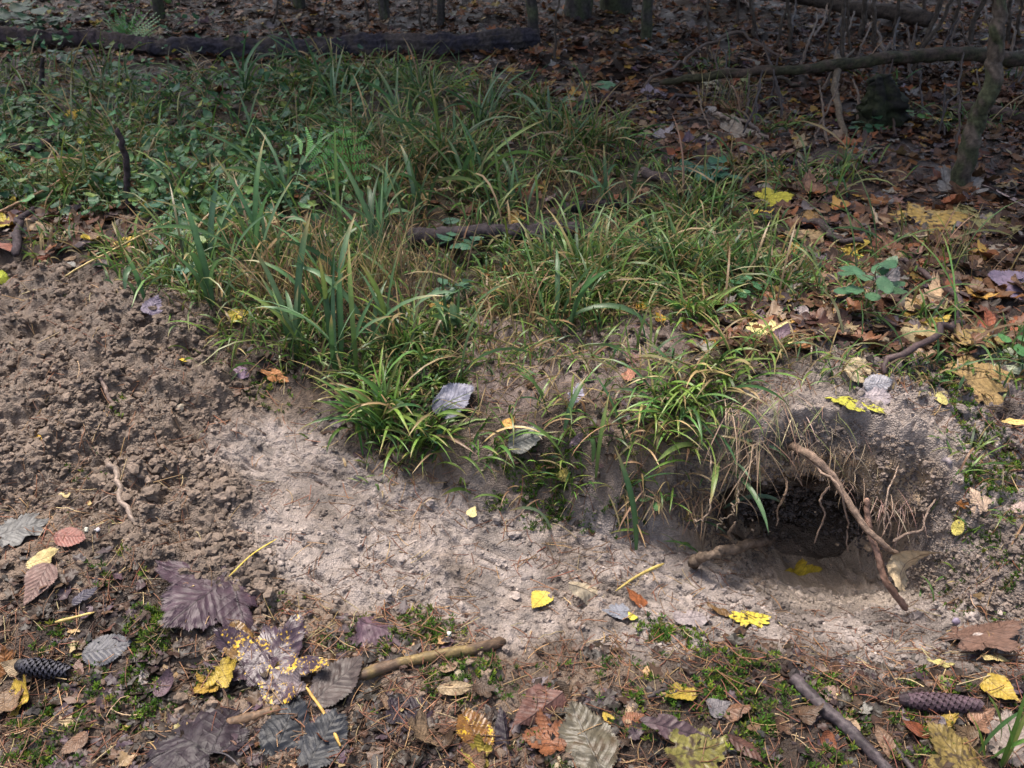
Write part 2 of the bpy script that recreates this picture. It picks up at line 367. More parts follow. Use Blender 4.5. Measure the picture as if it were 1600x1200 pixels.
def tube(mb, P, r0, r1, col, n=24, ns=8, rough=.12, seed=0, wig=0.0, col2=None, oval=1.0):
    r_ = np.random.default_rng(seed + 3)
    C = spline(P, n)
    if wig:
        L = np.linalg.norm(C[-1] - C[0]); k = np.cumsum(r_.normal(0, 1, (n, 3)), 0); k -= np.linspace(0, 1, n)[:, None] * k[-1]
        C = C + k * wig * L / math.sqrt(n) * .3
    T = np.gradient(C, axis=0); T /= np.linalg.norm(T, axis=1)[:, None] + 1e-9
    ref = np.array([0, 0, 1.0]) if abs(T[:, 2]).mean() < .8 else np.array([1.0, 0, 0])
    A = np.cross(T, ref); A /= np.linalg.norm(A, axis=1)[:, None] + 1e-9; B = np.cross(A, T)
    R = np.linspace(r0, r1, n) * (1 + rough * 1.1 * np.convolve(r_.normal(0, 1, n + 6), np.ones(7) / 7, 'valid')); R[0] *= .6; R[-1] *= .45
    th = np.linspace(0, 2 * math.pi, ns, endpoint=False)
    lob = 1 + rough * np.cumsum(r_.normal(0, .35, (n, ns)), 0) / math.sqrt(n) * 2 + rough * r_.normal(0, .28, (n, ns))
    V = C[:, None] + (A[:, None] * np.cos(th)[None, :, None] + oval * B[:, None] * np.sin(th)[None, :, None]) * (R[:, None] * np.clip(lob, .5, 1.6))[..., None]
    V = V.reshape(-1, 3)
    F = grid_faces(n, ns, True)
    cap0 = len(V); V = np.vstack([V, C[0] - T[0] * R[0] * .2, C[-1] + T[-1] * R[-1] * .4])
    j = np.arange(ns); j2 = (j + 1) % ns
    F = np.vstack([F, np.stack([j2, j, np.full(ns, cap0), np.full(ns, cap0)], 1), np.stack([(n - 1) * ns + j, (n - 1) * ns + j2, np.full(ns, cap0 + 1), np.full(ns, cap0 + 1)], 1)])
    cc = np.array(col)[None] * (1 + .25 * r_.normal(0, 1, (len(V), 1))).clip(.5, 1.7)
    if col2 is not None:
        k = (vnoise(V[:, 0] + V[:, 2], V[:, 1] - V[:, 2], .03, seed) > .5)[:, None]; cc = np.where(k, np.array(col2)[None] * (cc[:, :1] / col[0]), cc)
    mb.add(V, F, cc); return C
def fixtri(F):
    return F
def jit(c, s=.2, g=None):
    g = g or RNG
    k = 1 + g.normal(0, s); return np.clip(np.array(c) * k * (1 + g.normal(0, s * .25, 3)), .004, .9)

# ------------------------------------------------------------------ the ground
nr, nc = YY.shape
pale = np.array([.262, .223, .204]); spoilc = np.array([.15, .115, .092]); humus = np.array([.034, .022, .016]); rb = np.array([.25, .205, .19])
under = np.array([.05, .04, .024]); pathc = np.array([.10, .075, .066])
c = humus[None] * np.ones((len(xx), 1))
def mixc(c, new, m): return c * (1 - m[:, None]) + new[None] * m[:, None]
c = mixc(c, np.array([.17, .125, .095]), sstep(.40, .62, fbm(xx, yy, .3, 4, 81)) * sstep(2.2, 1.2, yy))
c = mixc(c, pathc, M['path'] * .8)
c = mixc(c, under, m_gr * .8)
c = mixc(c, rb, m_rb * .85 * sstep(.3, .55, fbm(xx, yy, .1, 3, 83) + .15))
c = mixc(c, np.array([.24, .185, .165]), M['bare'] * .8)
c = mixc(c, spoilc, m_sp * .95)
c = mixc(c, pale, np.clip(m_tr * 1.15, 0, 1) * (.55 + .45 * sstep(.25, .5, fbm(xx, yy, .09, 4, 84))))
c = c * (1 - m_tr * .38 * sstep(.5, .68, fbm(wx, wy, .05, 4, 85)))[:, None]
# the sandy subsoil bared over and in the mouth, lightened to offset the face's shade
clay = np.array([.42, .30, .19])
nearhole = sstep(.34, .22, np.sqrt((xx - HX) ** 2 + ((yy - 1.2) * 1.4) ** 2))
c = mixc(c, np.array([.28, .235, .21]), nearhole * S * .8)
pit = sstep(1.3, .8, np.hypot((xx - HX) / .2, (yy - 1.19) / .12)) * (1 - S)
c = mixc(c, np.array([.27, .225, .19]), pit * .95)
c = mixc(c, clay, nearhole * sstep(.13, .09, zz) * .9 * sstep(1.15, 1.21, yy))
stone = (1 + (d2 - .4) * .25 * fade)[:, None]  # soil tone lighter on the crumb domes, darker between them
c = np.clip(c * stone, .01, .9)
CG = c.reshape(YY.shape + (3,))
def gcolor(x, y):
    i = np.clip(np.rint(np.interp(y, rows, np.arange(len(rows)))), 0, len(rows) - 1).astype(int)
    j = np.clip(np.rint(np.interp(x / halfw(y), cols, np.arange(len(cols)))), 0, len(cols) - 1).astype(int)
    return CG[i, j]
# push the mouth of the burrow into the bank
e = hole_e(xx, zz); wyy = sstep(1.165, 1.21, yy) * (yy < 1.5)
push = .13 * (1 - sstep(.78, 1.45, e)) * wyy
lip = -.012 * sstep(.16, .08, zz) * sstep(.26, .12, np.abs(xx - HX)) * wyy
fd, _i = worley(xx + .01 * (gn - .5), zz, .017, 93)
face = slope_b * S * (1 - S) * 4 * sstep(1.5, 1.3, yy)
fn = (fbm(xx, zz * .8 + yy * .3, .035, 4, 94) - .5) * .05 + np.clip(.65 - fd, 0, 1) * -.016 + np.clip(.65 - worley(xx + .006 * (gn - .5), zz + .3 * yy, .0085, 96)[0], 0, 1) * -.008
yv = yy + push + face * fn + lip * (1 - sstep(1.3, 1.36, yy))
V = np.stack([xx, yv, zz], 1)
F = grid_faces(nr, nc)
fe = e[F].mean(1); fw = wyy[F].mean(1)
F = F[~((fe < .86) & (fw > .6))]
mbg = MB(); mbg.add(V, F, c)
# tunnel
na, nl = 200, 150
th = np.linspace(0, 2 * math.pi, na, endpoint=False)[None] ; tl = np.linspace(0, 1, nl)[:, None]
ca, sa = np.cos(th), np.sin(th)
rad = .97 + .05 * np.sin(3 * th + 6 * tl) + 0 * tl
floorf = np.where(sa < 0, .92, 1.0)
sx = HA * rad * (1 - .25 * tl); sz = HB * rad * (1 - .1 * tl) * floorf
tx = HX + ca * sx - .22 * tl ** 1.3
tz = HZ + sa * sz - SK * (ca * sx) * (1 - tl) - .10 * tl ** 1.2 + np.where(sa < 0, .05 * np.sin(math.pi * np.clip(tl * 2.4, 0, 1)) * (ca + .5) * .5, 0)
ty = 1.27 + .75 * tl + .03 * ca + 0 * th
nzz = (fbm((th * .12 + 0 * tl), ty, .05, 4, 33) - .5) * .035 + (fbm(th * .12 + 0 * tl, ty, .012, 2, 34) - .5) * .012
tx = tx + ca * nzz; tz = tz + sa * nzz
Vt = np.stack([tx, ty, tz], -1).reshape(-1, 3)
Ct = np.tile(np.array([.23, .165, .115]), (len(Vt), 1)) * (1 + .5 * (fbm(Vt[:, 0], Vt[:, 1] + Vt[:, 2], .03, 3, 35) - .5))[:, None]
Ft = grid_faces(nl, na, True)[:, ::-1]
mbg.add(Vt, Ft, Ct)
FACEV = V[(face > .25) & (np.hypot(xx - .5, (yy - 1.22)) < .5)]; PITV = V[(pit > .3) & (e > .8)]; TUNV = Vt[(Vt[:, 1] < 1.75) & (Vt[:, 2] < HZ - .02)]
tag(link('ground', mbg.mesh('ground', M_GROUND)), kind='structure')

# ------------------------------------------------------------------ leaves
def outline(kind):
    if kind == 'maple':
        h = [(0,.04),(.09,-.06),(.18,-.13),(.30,-.15),(.38,-.11),(.47,-.07),(.46,.01),(.53,.06),(.48,.12),(.45,.17),(.55,.20),(.62,.26),(.70,.30),(.71,.38),(.78,.46),(.69,.50),(.66,.57),(.57,.58),(.50,.62),(.43,.58),(.37,.57),(.38,.64),(.34,.70),(.35,.77),(.26,.82),(.22,.90),(.12,.94),(.08,1.01),(0,1.07)]
        c0 = (0, .34)
    elif kind == 'birch':
        h = [(0,0),(.12,.01),(.25,.06),(.35,.16),(.40,.28),(.37,.40),(.30,.54),(.21,.68),(.12,.82),(.05,.93),(0,1.0)]; c0 = (0, .4)
    elif kind == 'narrow':
        h = [(0,0),(.06,.03),(.12,.12),(.17,.26),(.19,.42),(.18,.58),(.14,.74),(.08,.88),(.03,.96),(0,1.0)]; c0 = (0, .45)
    else:
        h = [(0,0),(.10,.02),(.22,.10),(.31,.24),(.345,.40),(.33,.56),(.27,.72),(.18,.85),(.08,.95),(0,1.0)]; c0 = (0, .45)
    return h, c0
def leaf_geo(kind, seed, rings=7, curl=.12, fold=.1, wave=.05, teeth=1.0, ragged=0.0, green=False, sub=3):
    g = np.random.default_rng(seed)
    h, c0 = outline(kind); P = np.array(h + [(-x, y) for x, y in h[-2:0:-1]])
    n = len(P); Q = []
    for k in range(n):
        a, b = P[k], P[(k + 1) % n]
        for q in range(sub):
            t = q / sub; Q.append(a * (1 - t) + b * t)
    Q = np.array(Q); Q *= 1 + g.normal(0, .012, (len(Q), 1))
    c0 = np.array(c0); d = Q - c0; d *= (1 + teeth * .035 * (np.arange(len(Q)) % 2 * 2 - 1))[:, None]
    if ragged:
        ph = np.arctan2(d[:, 0], d[:, 1]); d *= (1 - ragged * np.clip(vnoise(np.cos(ph) * 2 + 9, np.sin(ph) * 2 + seed % 50, .6, seed) - .45, 0, 1) * 1.6)[:, None]
    d[:, 0] *= 1 + g.normal(0, .05); d[:, 0] += .04 * g.normal() * (d[:, 1] + .4) ** 2
    m = len(Q); rr = np.linspace(0, 1, rings + 1)[1:]
    V = np.vstack([c0[None], (c0[None, None] + d[None] * rr[:, None, None]).reshape(-1, 2)])
    x, yv = V[:, 0], V[:, 1]; r = np.concatenate([[0], np.repeat(rr, m)])
    ax, ay = g.normal(0, 1, 2)
    z = curl * ((x * 1.3) ** 2 * (1 + .5 * ax) + (yv - .4) ** 2 * (.8 + .6 * ay)) * 1.6 - fold * np.abs(x) + wave * (fbm(x * 2 + seed % 97, yv * 2, .6, 3, seed) - .5) * 2 * (.3 + r)
    # veins
    vein = np.zeros(len(V))
    mains = [(0, 1)] if kind != 'maple' else [(0, 1), (.72, .46), (-.72, .46), (.42, -.03), (-.42, -.03)]
    for mx_, my_ in mains:
        L = math.hypot(mx_, my_); ux, uy = mx_ / L, my_ / L; s = x * ux + yv * uy; t = np.abs(x * uy - yv * ux)
        vein = np.maximum(vein, np.exp(-(t / .018) ** 2) * (s > 0) * (s < L))
    sv = np.abs(((yv - np.abs(x) * .75) * 9) % 1 - .5) * 2
    side_v = np.clip(1 - sv * 2.6, 0, 1)
    z += .012 * (sv - .5) - .01 * vein
    tint = .80 + .30 * vbl(V, seed)
    C = np.stack([tint, tint, tint], 1)
    edge = (r > .93)
    C[edge] *= .8
    F = [np.stack([1 + (np.arange(m) + 1) % m, 1 + np.arange(m), np.zeros(m, int), np.zeros(m, int)], 1)]
    Fq = grid_faces(rings, m, True) + 1
    return np.column_stack([x, yv, z]), F[0][:, :3], Fq, C
def vbl(V, seed): return fbm(V[:, 0] + seed % 31, V[:, 1], .35, 3, seed)
def leaf_mesh(name, kind, seed, m, origin_center=True, **kw):
    V, Ft, Fq, C = leaf_geo(kind, seed, **kw); LP = V.copy(); LP[:, 2] = 0
    if isinstance(m, tuple): m = m[1 if kind == 'maple' else 0]
    V = V - np.array([0, .42, 0])
    tri = Ft; F2 = np.vstack([np.column_stack([Fq[:, 0], Fq[:, 1], Fq[:, 2]]), np.column_stack([Fq[:, 0], Fq[:, 2], Fq[:, 3]])])
    return mesh_np(name, V, np.vstack([tri, F2]), C, m, True, LP)
def place_leaf(o, p, size, yaw, tx=0, ty=0, lift=.006, along=True):
    n = normal(p[0], p[1]) if along else Vector((0, 0, 1))
    q = Vector((0, 0, 1)).rotation_difference(n)
    from mathutils import Euler
    R = q.to_matrix() @ Euler((tx, ty, yaw), 'ZYX').to_matrix() if False else q.to_matrix() @ (Matrix.Rotation(tx, 3, 'X') @ Matrix.Rotation(ty, 3, 'Y') @ Matrix.Rotation(yaw, 3, 'Z'))
    o.rotation_euler = R.to_euler(); o.scale = (size, size, size * .75); o.location = Vector(p) + n * lift

# Colours
PUR = (.085, .05, .072); DPUR = (.035, .022, .034); NAVY = (.03, .034, .045); SLATE = (.15, .16, .20); YEL = (.48, .34, .05); LEM = (.62, .55, .10); ORA = (.30, .12, .03)
RED = (.26, .08, .05); TAN = (.42, .30, .17); BRN = (.12, .065, .035); DBRN = (.085, .05, .03); CRM = (.50, .40, .18); PNK = (.28, .175, .15); LAV = (.33, .30, .36)
GRY = (.30, .28, .27); OLV = (.20, .18, .06); YGR = (.42, .42, .06); PGR = (.36, .40, .22)
# (name-kind, u, v, size px, shape, colour, yaw deg, tilt x, tilt y, style, label)
FL = [
 (320,940,150,'maple',PUR,150,.05,.1,'','large purple maple leaf with a long yellow stalk on the dark soil'),
 (432,1035,160,'maple',PUR,-20,.1,-.1,'spot','big purple maple leaf speckled with yellow spots beside the long yellow stalk'),
 (372,1012,80,'oval',(.24,.13,.04),20,.1,.1,'spot','orange blotched leaf piece wedged between two purple maple leaves'),
 (292,1165,180,'maple',DPUR,60,.05,-.05,'','dark purple maple leaf at the bottom edge left of the short brown stick'),
 (525,1075,115,'oval',(.10,.075,.07),-50,.1,0,'','dull brown-purple leaf touching the left end of the olive stick'),
 (445,1150,120,'oval',NAVY,-10,.1,.1,'','dark slate ribbed leaf below the yellow speckled maple leaf'),
 (505,1165,120,'oval',NAVY,-25,-.1,.3,'','blackish green ribbed leaf standing beside a thin orange stalk'),
 (598,990,95,'birch',(.17,.10,.13),-100,.1,.5,'fold','folded purple leaf on moss just above the olive stick'),
 (165,1020,85,'oval',(.14,.14,.16),-80,.1,.1,'','slate blue leaf left of the curved black twig'),
 (68,912,75,'birch',PNK,160,.2,.2,'','pale pink withered leaf upright below the cream oval leaf'),
 (70,880,58,'oval',CRM,-75,.1,0,'','cream yellow oval leaf under the red oval leaf at the left edge'),
 (110,843,56,'oval',(.36,.14,.11),-95,.1,.1,'','brick red oval leaf right of the large slate leaf'),
 (30,835,100,'oval',(.17,.17,.17),-60,.05,.1,'','large slate grey veined leaf at the left edge of the picture'),
 (14,1040,62,'oval',ORA,10,.3,.5,'','orange brown curled leaf on the left edge by the small dark cone'),
 (122,1052,40,'birch',(.25,.15,.12),0,.2,.1,'','small pinkish brown pointed leaf right of the small dark cone'),
 (130,935,50,'narrow',(.09,.08,.12),-40,.1,.1,'','small dark violet leaf scrap above the pale thin straw'),
 (845,1112,110,'birch',(.21,.10,.08),130,.1,.1,'fold','reddish brown leaf with a rolled tan rim right of the yellow speckled leaf'),
 (920,1168,140,'oval',(.13,.11,.07),20,.0,.05,'blotch','big olive brown decaying leaf at the bottom middle'),
 (872,1192,60,'oval',(.50,.42,.28),60,.1,.1,'','cream round leaf cut by the bottom edge'),
 (1080,1180,130,'oval',(.27,.24,.06),-70,.05,.05,'blotch','yellow green blotched leaf at the bottom edge'),
 (1040,1143,125,'narrow',(.13,.08,.09),-100,.1,.1,'','long purple brown leaf above the yellow green blotched leaf'),
 (990,1128,45,'birch',(.28,.10,.04),-60,.1,.1,'','rust red leaf scrap at the tip of the long purple brown leaf'),
 (951,1127,28,'oval',YEL,40,.1,.1,'','small yellow orange leaf by moss above the olive brown leaf'),
 (740,1155,95,'oval',(.26,.12,.03),30,.1,.1,'spot','orange leaf covered in yellow spots at the bottom middle'),
 (640,1118,80,'maple',DPUR,-30,.1,.2,'','small dark purple crumpled maple leaf under the olive stick'),
 (792,1162,100,'narrow',DPUR,10,.2,.6,'fold','dark purple curled leaf standing right of the orange spotted leaf'),
 (1165,1175,90,'narrow',(.13,.06,.045),-120,.1,.2,'','dark red brown leaf right of the yellow green blotched leaf'),
 (845,943,50,'birch',(.60,.46,.08),150,.15,.1,'','bright yellow three cornered leaf on the pale soil'),
 (925,932,100,'narrow',(.46,.38,.27),-95,.3,1.0,'fold','curled beige leaf arching over the pale soil'),
 (992,940,48,'birch',(.38,.13,.05),60,.2,.1,'','rust red leaf scrap behind the yellow stalk'),
 (965,962,52,'birch',(.30,.31,.36),100,.1,.1,'','bluish white wet leaf under the yellow stalk'),
 (987,968,22,'birch',(.7,.6,.08),30,.1,.1,'','tiny yellow leaf scrap at the edge of the bluish white leaf'),
 (1075,972,68,'oval',(.40,.34,.34),-75,.15,.1,'','pale lilac grey leaf between moss and the yellow blotched leaf'),
 (1168,974,78,'oval',(.66,.54,.08),-70,.1,.1,'blotch','yellow blotched oval leaf on the soil in front of the burrow'),
 (1122,957,50,'narrow',(.22,.12,.04),-110,.3,.5,'fold','brown rolled leaf touching the yellow blotched leaf in front of the burrow'),
 (1540,998,125,'maple',(.22,.13,.10),-80,.05,.1,'','large brown maple leaf at the right edge below the burrow'),
 (1552,1036,66,'narrow',CRM,-85,.1,.4,'','yellow cream curled leaf under the large brown maple leaf'),
 (1467,1042,55,'narrow',(.48,.42,.16),-85,.2,.4,'','olive yellow curled leaf left of the cream curled leaf'),
 (1533,1126,55,'birch',(.38,.20,.12),-60,.1,.1,'','orange tan leaf at the right tip of the long spruce cone'),
 (1385,1168,70,'narrow',(.26,.15,.09),10,.3,.2,'','brown upright leaf between the two dark sticks'),
 (1293,1088,48,'birch',(.42,.28,.22),-40,.1,.1,'','pinkish beige leaf resting against the long dark stick'),
 (1490,1185,120,'maple',(.36,.26,.08),30,.1,.1,'blotch','brown and yellow torn maple leaf at the bottom right'),
 (1578,1165,100,'oval',(.38,.30,.26),-20,.1,.1,'','pale grey beige leaf in the bottom right corner'),
 (1530,786,46,'birch',(.50,.36,.26),10,.2,.1,'','tan birch leaf on the bank right of the burrow'),
 (1507,786,22,'birch',ORA,60,.1,.1,'','tiny orange leaf beside the tan birch leaf'),
 (1498,826,30,'oval',(.70,.60,.16),-60,.1,.1,'','small lemon yellow leaf below the tan birch leaf'),
 (1325,632,88,'maple',(.44,.43,.06),150,-.25,.15,'blotch','yellow green maple leaf hanging over the lip above the burrow'),
 (1366,603,50,'oval',(.42,.40,.42),-80,.3,.1,'','pale grey leaf right of the yellow green maple leaf, upper of two'),
 (1362,624,60,'oval',(.34,.29,.30),-85,.4,.1,'','brownish grey leaf right of the yellow green maple leaf, lower of two'),
 (1335,585,70,'oval',(.50,.40,.25),-40,.1,.1,'','pale tan leaf behind the yellow green maple leaf'),
 (1205,527,75,'maple',(.66,.58,.24),-60,.2,.1,'','pale yellow maple leaf on grass above the burrow'),
 (1180,515,40,'oval',(.35,.33,.38),-60,.1,.1,'','lilac grey leaf beside the pale yellow maple leaf'),
 (1112,540,38,'oval',(.52,.26,.03),-60,.2,.1,'','orange leaf in the grass left of the pale yellow maple leaf'),
 (1003,484,30,'oval',(.66,.36,.03),-20,.4,.1,'','bright orange leaf in grass, left of a pair'),
 (1033,500,26,'birch',(.66,.38,.03),20,.2,.1,'','bright orange leaf in grass, right of a pair'),
 (988,562,34,'birch',(.20,.10,.09),40,.2,.1,'','purple brown leaf on the bare slope, upper of a pair'),
 (985,588,36,'birch',(.42,.18,.11),-30,.2,.1,'','wet red brown leaf on the bare slope, lower of a pair'),
 (1586,665,50,'narrow',(.64,.46,.16),-110,.2,.1,'','yellow tan curled leaf on the bank at the right edge'),
 (1470,628,34,'oval',(.52,.46,.16),-10,.2,.1,'','faded yellow leaf on the bank right of the two grey leaves'),
 (1532,597,95,'maple',(.36,.24,.10),-80,.1,.1,'','brown maple leaf on top of the right bank'),
 (1564,572,70,'maple',(.34,.38,.27),-50,.3,.1,'','pale mint green maple leaf at the right edge'),
 (1520,540,95,'oval',(.32,.22,.08),-80,.1,.1,'blotch','large brown leaf with yellow blotches behind the mint green leaf'),
 (1440,525,85,'oval',(.42,.32,.16),-85,.1,.1,'','tan leaf behind the curved dark twig'),
 (1428,482,60,'birch',(.45,.32,.18),-70,.1,.1,'','light tan crumpled leaf above the curved dark twig'),
 (1372,445,60,'oval',(.42,.32,.16),-60,.1,.1,'','tan leaf lying under the dark green herb'),
 (1455,348,120,'maple',(.42,.28,.08),-80,.1,.1,'blotch','large tan yellow maple leaf near the foot of the leaning trunk'),
 (1540,362,120,'maple',(.26,.24,.10),-80,.1,.1,'','olive maple leaf right of the large tan yellow one'),
 (1552,398,75,'oval',(.34,.28,.22),-80,.2,.1,'','grey tan leaf below the olive maple leaf'),
 (1258,375,85,'oval',(.34,.24,.13),-80,.1,.2,'','brown ribbed leaf left of the dark branch'),
 (1272,350,60,'oval',(.26,.15,.05),-10,.5,.1,'','upright brown leaf behind the brown ribbed leaf'),
 (1282,405,45,'oval',(.15,.12,.14),-70,.1,.1,'','dark purple leaf under the brown ribbed leaf'),
 (1578,452,110,'oval',(.22,.17,.24),-60,.1,.1,'','lilac purple leaf at the right edge in the middle'),
 (1570,312,75,'maple',(.48,.34,.30),-80,.1,.1,'','pink beige maple leaf at the right edge behind the trunk foot'),
 (1210,316,62,'maple',(.46,.42,.05),-80,.1,.1,'','yellow green maple leaf behind the fallen grey branch'),
 (1312,496,40,'birch',(.36,.20,.04),-60,.1,.1,'','mustard brown leaf below the dark green herb'),
 (1256,474,26,'oval',(.50,.30,.20),-40,.1,.1,'','small pinkish tan leaf left of the dark green herb'),
 (1300,434,30,'oval',(.45,.28,.20),-40,.1,.1,'','small pink brown leaf right above the mustard brown leaf'),
 (910,442,22,'oval',YEL,-20,.1,.1,'','small yellow leaf in the grass beside a tan blade'),
 (1022,153,46,'maple',(.30,.24,.27),-70,.3,.1,'','pale lilac leaf on the thin horizontal twig at the back'),
 (944,137,42,'oval',(.16,.30,.16),-75,.1,.1,'','fresh green oval leaf at the back left of the lilac leaf'),
 (1110,133,40,'maple',(.48,.44,.30),-70,.2,.1,'','pale small maple leaf at the back, left of a pair'),
 (1168,136,48,'maple',(.36,.38,.16),10,.4,.1,'','yellow green maple leaf at the back, right of a pair'),
 (1160,218,80,'maple',(.36,.29,.22),-80,.3,.1,'','pale beige maple leaf on the dark bare path at the back'),
 (35,307,75,'oval',(.34,.33,.34),-85,.1,.1,'','silver grey leaf on the left edge above the spoil'),
 (82,296,60,'oval',(.42,.30,.26),-60,.2,.2,'','pinkish tan leaf right of the silver grey leaf'),
 (36,362,46,'oval',(.42,.16,.04),40,.2,.1,'','orange leaf on the left edge above the spoil'),
 (4,390,50,'oval',(.36,.16,.12),0,.2,.1,'','red brown leaf cut by the left edge'),
 (186,388,36,'birch',(.70,.52,.10),-100,.1,.1,'','yellow leaf between the spoil and the grass'),
 (240,383,45,'oval',(.26,.22,.25),-60,.2,.1,'','grey violet leaf at the grass edge by the yellow leaf'),
 (2,436,36,'oval',(.55,.62,.08),0,.2,.1,'','lime yellow leaf cut by the left edge'),
 (375,585,34,'oval',(.36,.25,.33),-60,.1,.1,'','small lilac leaf on the spoil by the moss'),
 (284,567,30,'narrow',(.74,.50,.06),-110,.2,.1,'','bright yellow leaf on the brown spoil'),
 (430,590,56,'narrow',(.42,.17,.05),-110,.2,.2,'','rust orange leaf at the foot of the grass'),
 (120,180,34,'maple',(.66,.42,.03),-30,.1,.1,'','golden yellow leaf among the green plants at upper left'),
 (166,232,42,'maple',(.56,.52,.28),-60,.2,.1,'','pale cream leaf in the grass, upper of a pair'),
 (164,250,38,'maple',(.46,.28,.05),-60,.2,.1,'','mustard orange leaf in the grass, lower of a pair'),
 (60,688,26,'maple',(.62,.38,.04),-30,.1,.1,'','small golden leaf on the left of the brown spoil'),
 (240,482,44,'birch',(.16,.13,.19),-10,.3,.1,'','dark violet leaf at the grass edge over the spoil'),
 (372,497,40,'birch',(.56,.44,.05),-60,.2,.1,'','yellow leaf deep in the grass foot'),
 (1005,842,28,'oval',(.42,.28,.22),10,.2,.2,'','small pinkish leaf stuck on the trench slope'),
 (738,804,24,'birch',(.70,.60,.28),-20,.1,.1,'','small pale yellow leaf pressed in the pale soil'),
 (796,664,26,'birch',(.62,.34,.08),-40,.1,.1,'','small orange leaf above the long yellow straw'),
 (362,282,70,'maple',(.52,.48,.28),-40,.4,.1,'','pale cream green maple leaf leaning on the broad grass'),
 (820,690,66,'oval',(.20,.20,.18),-80,.1,.1,'','grey leaf on the moss at the bank edge'),
 (880,742,28,'birch',(.66,.52,.14),-30,.1,.1,'','small yellow leaf on moss at the bank edge'),
 (706,632,78,'oval',(.20,.20,.26),-70,.15,.05,'','large slate blue leaf lying beside the green tuft on the bank'),
 (900,622,40,'oval',(.36,.34,.44),-20,.5,.1,'','lilac blue leaf between the broad bending blades'),
 (900,690,34,'narrow',(.20,.14,.16),-50,.4,.1,'','dark purple leaf behind the broad bending blades'),
 (1250,900,66,'maple',(.60,.44,.04),-70,.2,.1,'','yellow green leaf inside the mouth of the burrow'),
 (640,130,46,'maple',(.46,.50,.28),-60,.3,.1,'','pale green maple leaf in the grass by the dark log'),
 (1385,190,46,'birch',(.36,.24,.12),10,.7,.1,'','upright brown leaf by the dark hollow at the back'),
 (702,350,34,'oval',(.10,.20,.14),-60,.1,.1,'','dark green round leaf on the mossy fallen log'),
 (1590,795,30,'oval',(.42,.30,.26),-60,.1,.1,'','small pinkish leaf on the right edge of the bank'),
]
proto = {}
for idx, (u, v, s, shp, colr, yaw, tx_, ty_, sty, lab) in enumerate(FL):
    if v > 815 and not (1180 < u and v < 900): colr = tuple(q * (.85 if colr[0] > .45 else .62) for q in colr)  # near leaves coloured darker to stand in for the dim foreground
    p = at(u, v); size = s / pxm(p) * ((.9 if v > 1000 else .95) if v > 300 else .9) * (.85 if shp == 'maple' else 1)
    big = s > 60
    m = {'spot': MV_SPOT, 'blotch': MV_BLOTCH}.get(sty, MV_LEAF)
    kw = dict(rings=12 if big else 6, curl=random.uniform(-.10, .16), fold=random.uniform(.02, .2), wave=random.uniform(.05, .13), ragged=random.choice([0, .2, .5]), sub=6 if big else 3)
    if sty == 'fold': kw.update(fold=.85, curl=.25)
    name = {'maple': 'maple_leaf', 'birch': 'birch_leaf', 'oval': 'beech_leaf', 'narrow': 'willow_leaf'}[shp]
    me = leaf_mesh(name, shp, 100 + idx, m, **kw)
    if lab.startswith('large purple maple') or shp == 'maple' and s > 70:
        root = D.objects.new(name, None); COL.objects.link(root)
        b = link('blade', me, root); b.color = tuple(colr) + (1,)
        mb = MB(); L = .9 if idx == 0 else .45
        tube(mb, [(0, -.42, 0), (.03, -.42 - L * .5, .05), (.0, -.42 - L, .02)], .012, .010, (.55, .42, .08) if idx == 0 else np.array(colr) * .8 + .03, 10, 6, .05)
        link('stalk', mb.mesh('stalk', M_NEEDLE), root); o = root
    else:
        o = link(name, me); o.color = tuple(colr) + (1,)
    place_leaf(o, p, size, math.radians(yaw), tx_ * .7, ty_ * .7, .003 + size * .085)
    tag(o, lab, 'leaf')

# smaller loose leaves, one object each, copied from a few shapes
shapes = []
for k, shp in enumerate(['oval', 'birch', 'narrow', 'maple', 'oval', 'birch', 'maple', 'oval']):
    shapes.append((shp, leaf_mesh('fallen_leaf', shp, 900 + k, MV_LEAF, rings=4, curl=[.1, .3, .5, .2, -.2, .15, .35, .6][k], fold=[.1, .3, .6, .1, .2, .05, .2, .5][k], wave=.12, ragged=[0, .3, 0, .2, .5, 0, .4, 0][k], sub=2)))
ZN = [('back', (830, 1600, 20, 250), 95, 'in the dark litter at the back right', 24, 44),
 ('backleft', (330, 860, 92, 250), 22, 'between grass and the dark log', 20, 36),
 ('rightbank', (1180, 1600, 250, 560), 46, 'on the littered bank at the right', 26, 60),
 ('front', (0, 1600, 1040, 1200), 46, 'in the mossy strip along the bottom edge', 22, 60),
 ('leftedge', (0, 210, 285, 420), 12, 'on the rough ground left of the grass', 22, 45)]
LC = [('brown', (.21, .12, .07)), ('dark brown', (.10, .06, .04)), ('tan', (.40, .28, .17)), ('rust red', (.28, .09, .04)), ('yellow', (.56, .40, .06)), ('greyish', (.32, .28, .27)), ('purple', (.14, .09, .12))]
for zn, (u0, u1, v0, v1), n, where, s0, s1 in ZN:
    for k in range(n):
        cn, cc = LC[int(RNG.choice(7, p=[.26, .18, .17, .12, .11, .1, .06]))]
        u = RNG.uniform(u0, u1); v = v0 + (v1 - v0) * RNG.uniform(0, 1) ** .8
        shp, me = shapes[int(RNG.integers(8))]
        p = at(u, v); sz = RNG.uniform(s0, s1) / pxm(p)
        if zn == 'back': sz = RNG.uniform(.035, .07)
        if zn == 'front': cc = tuple(q * .62 for q in cc)  # foreground dimness put into the leaf colour
        o = link('fallen_leaf', me); o.color = tuple(jit(cc, .15)) + (1,)
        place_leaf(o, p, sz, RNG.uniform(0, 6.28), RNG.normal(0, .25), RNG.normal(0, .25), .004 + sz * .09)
        tag(o, 'small %s dead leaf %s' % (cn, where), 'leaf', 'small %s leaves %s' % (cn, where))

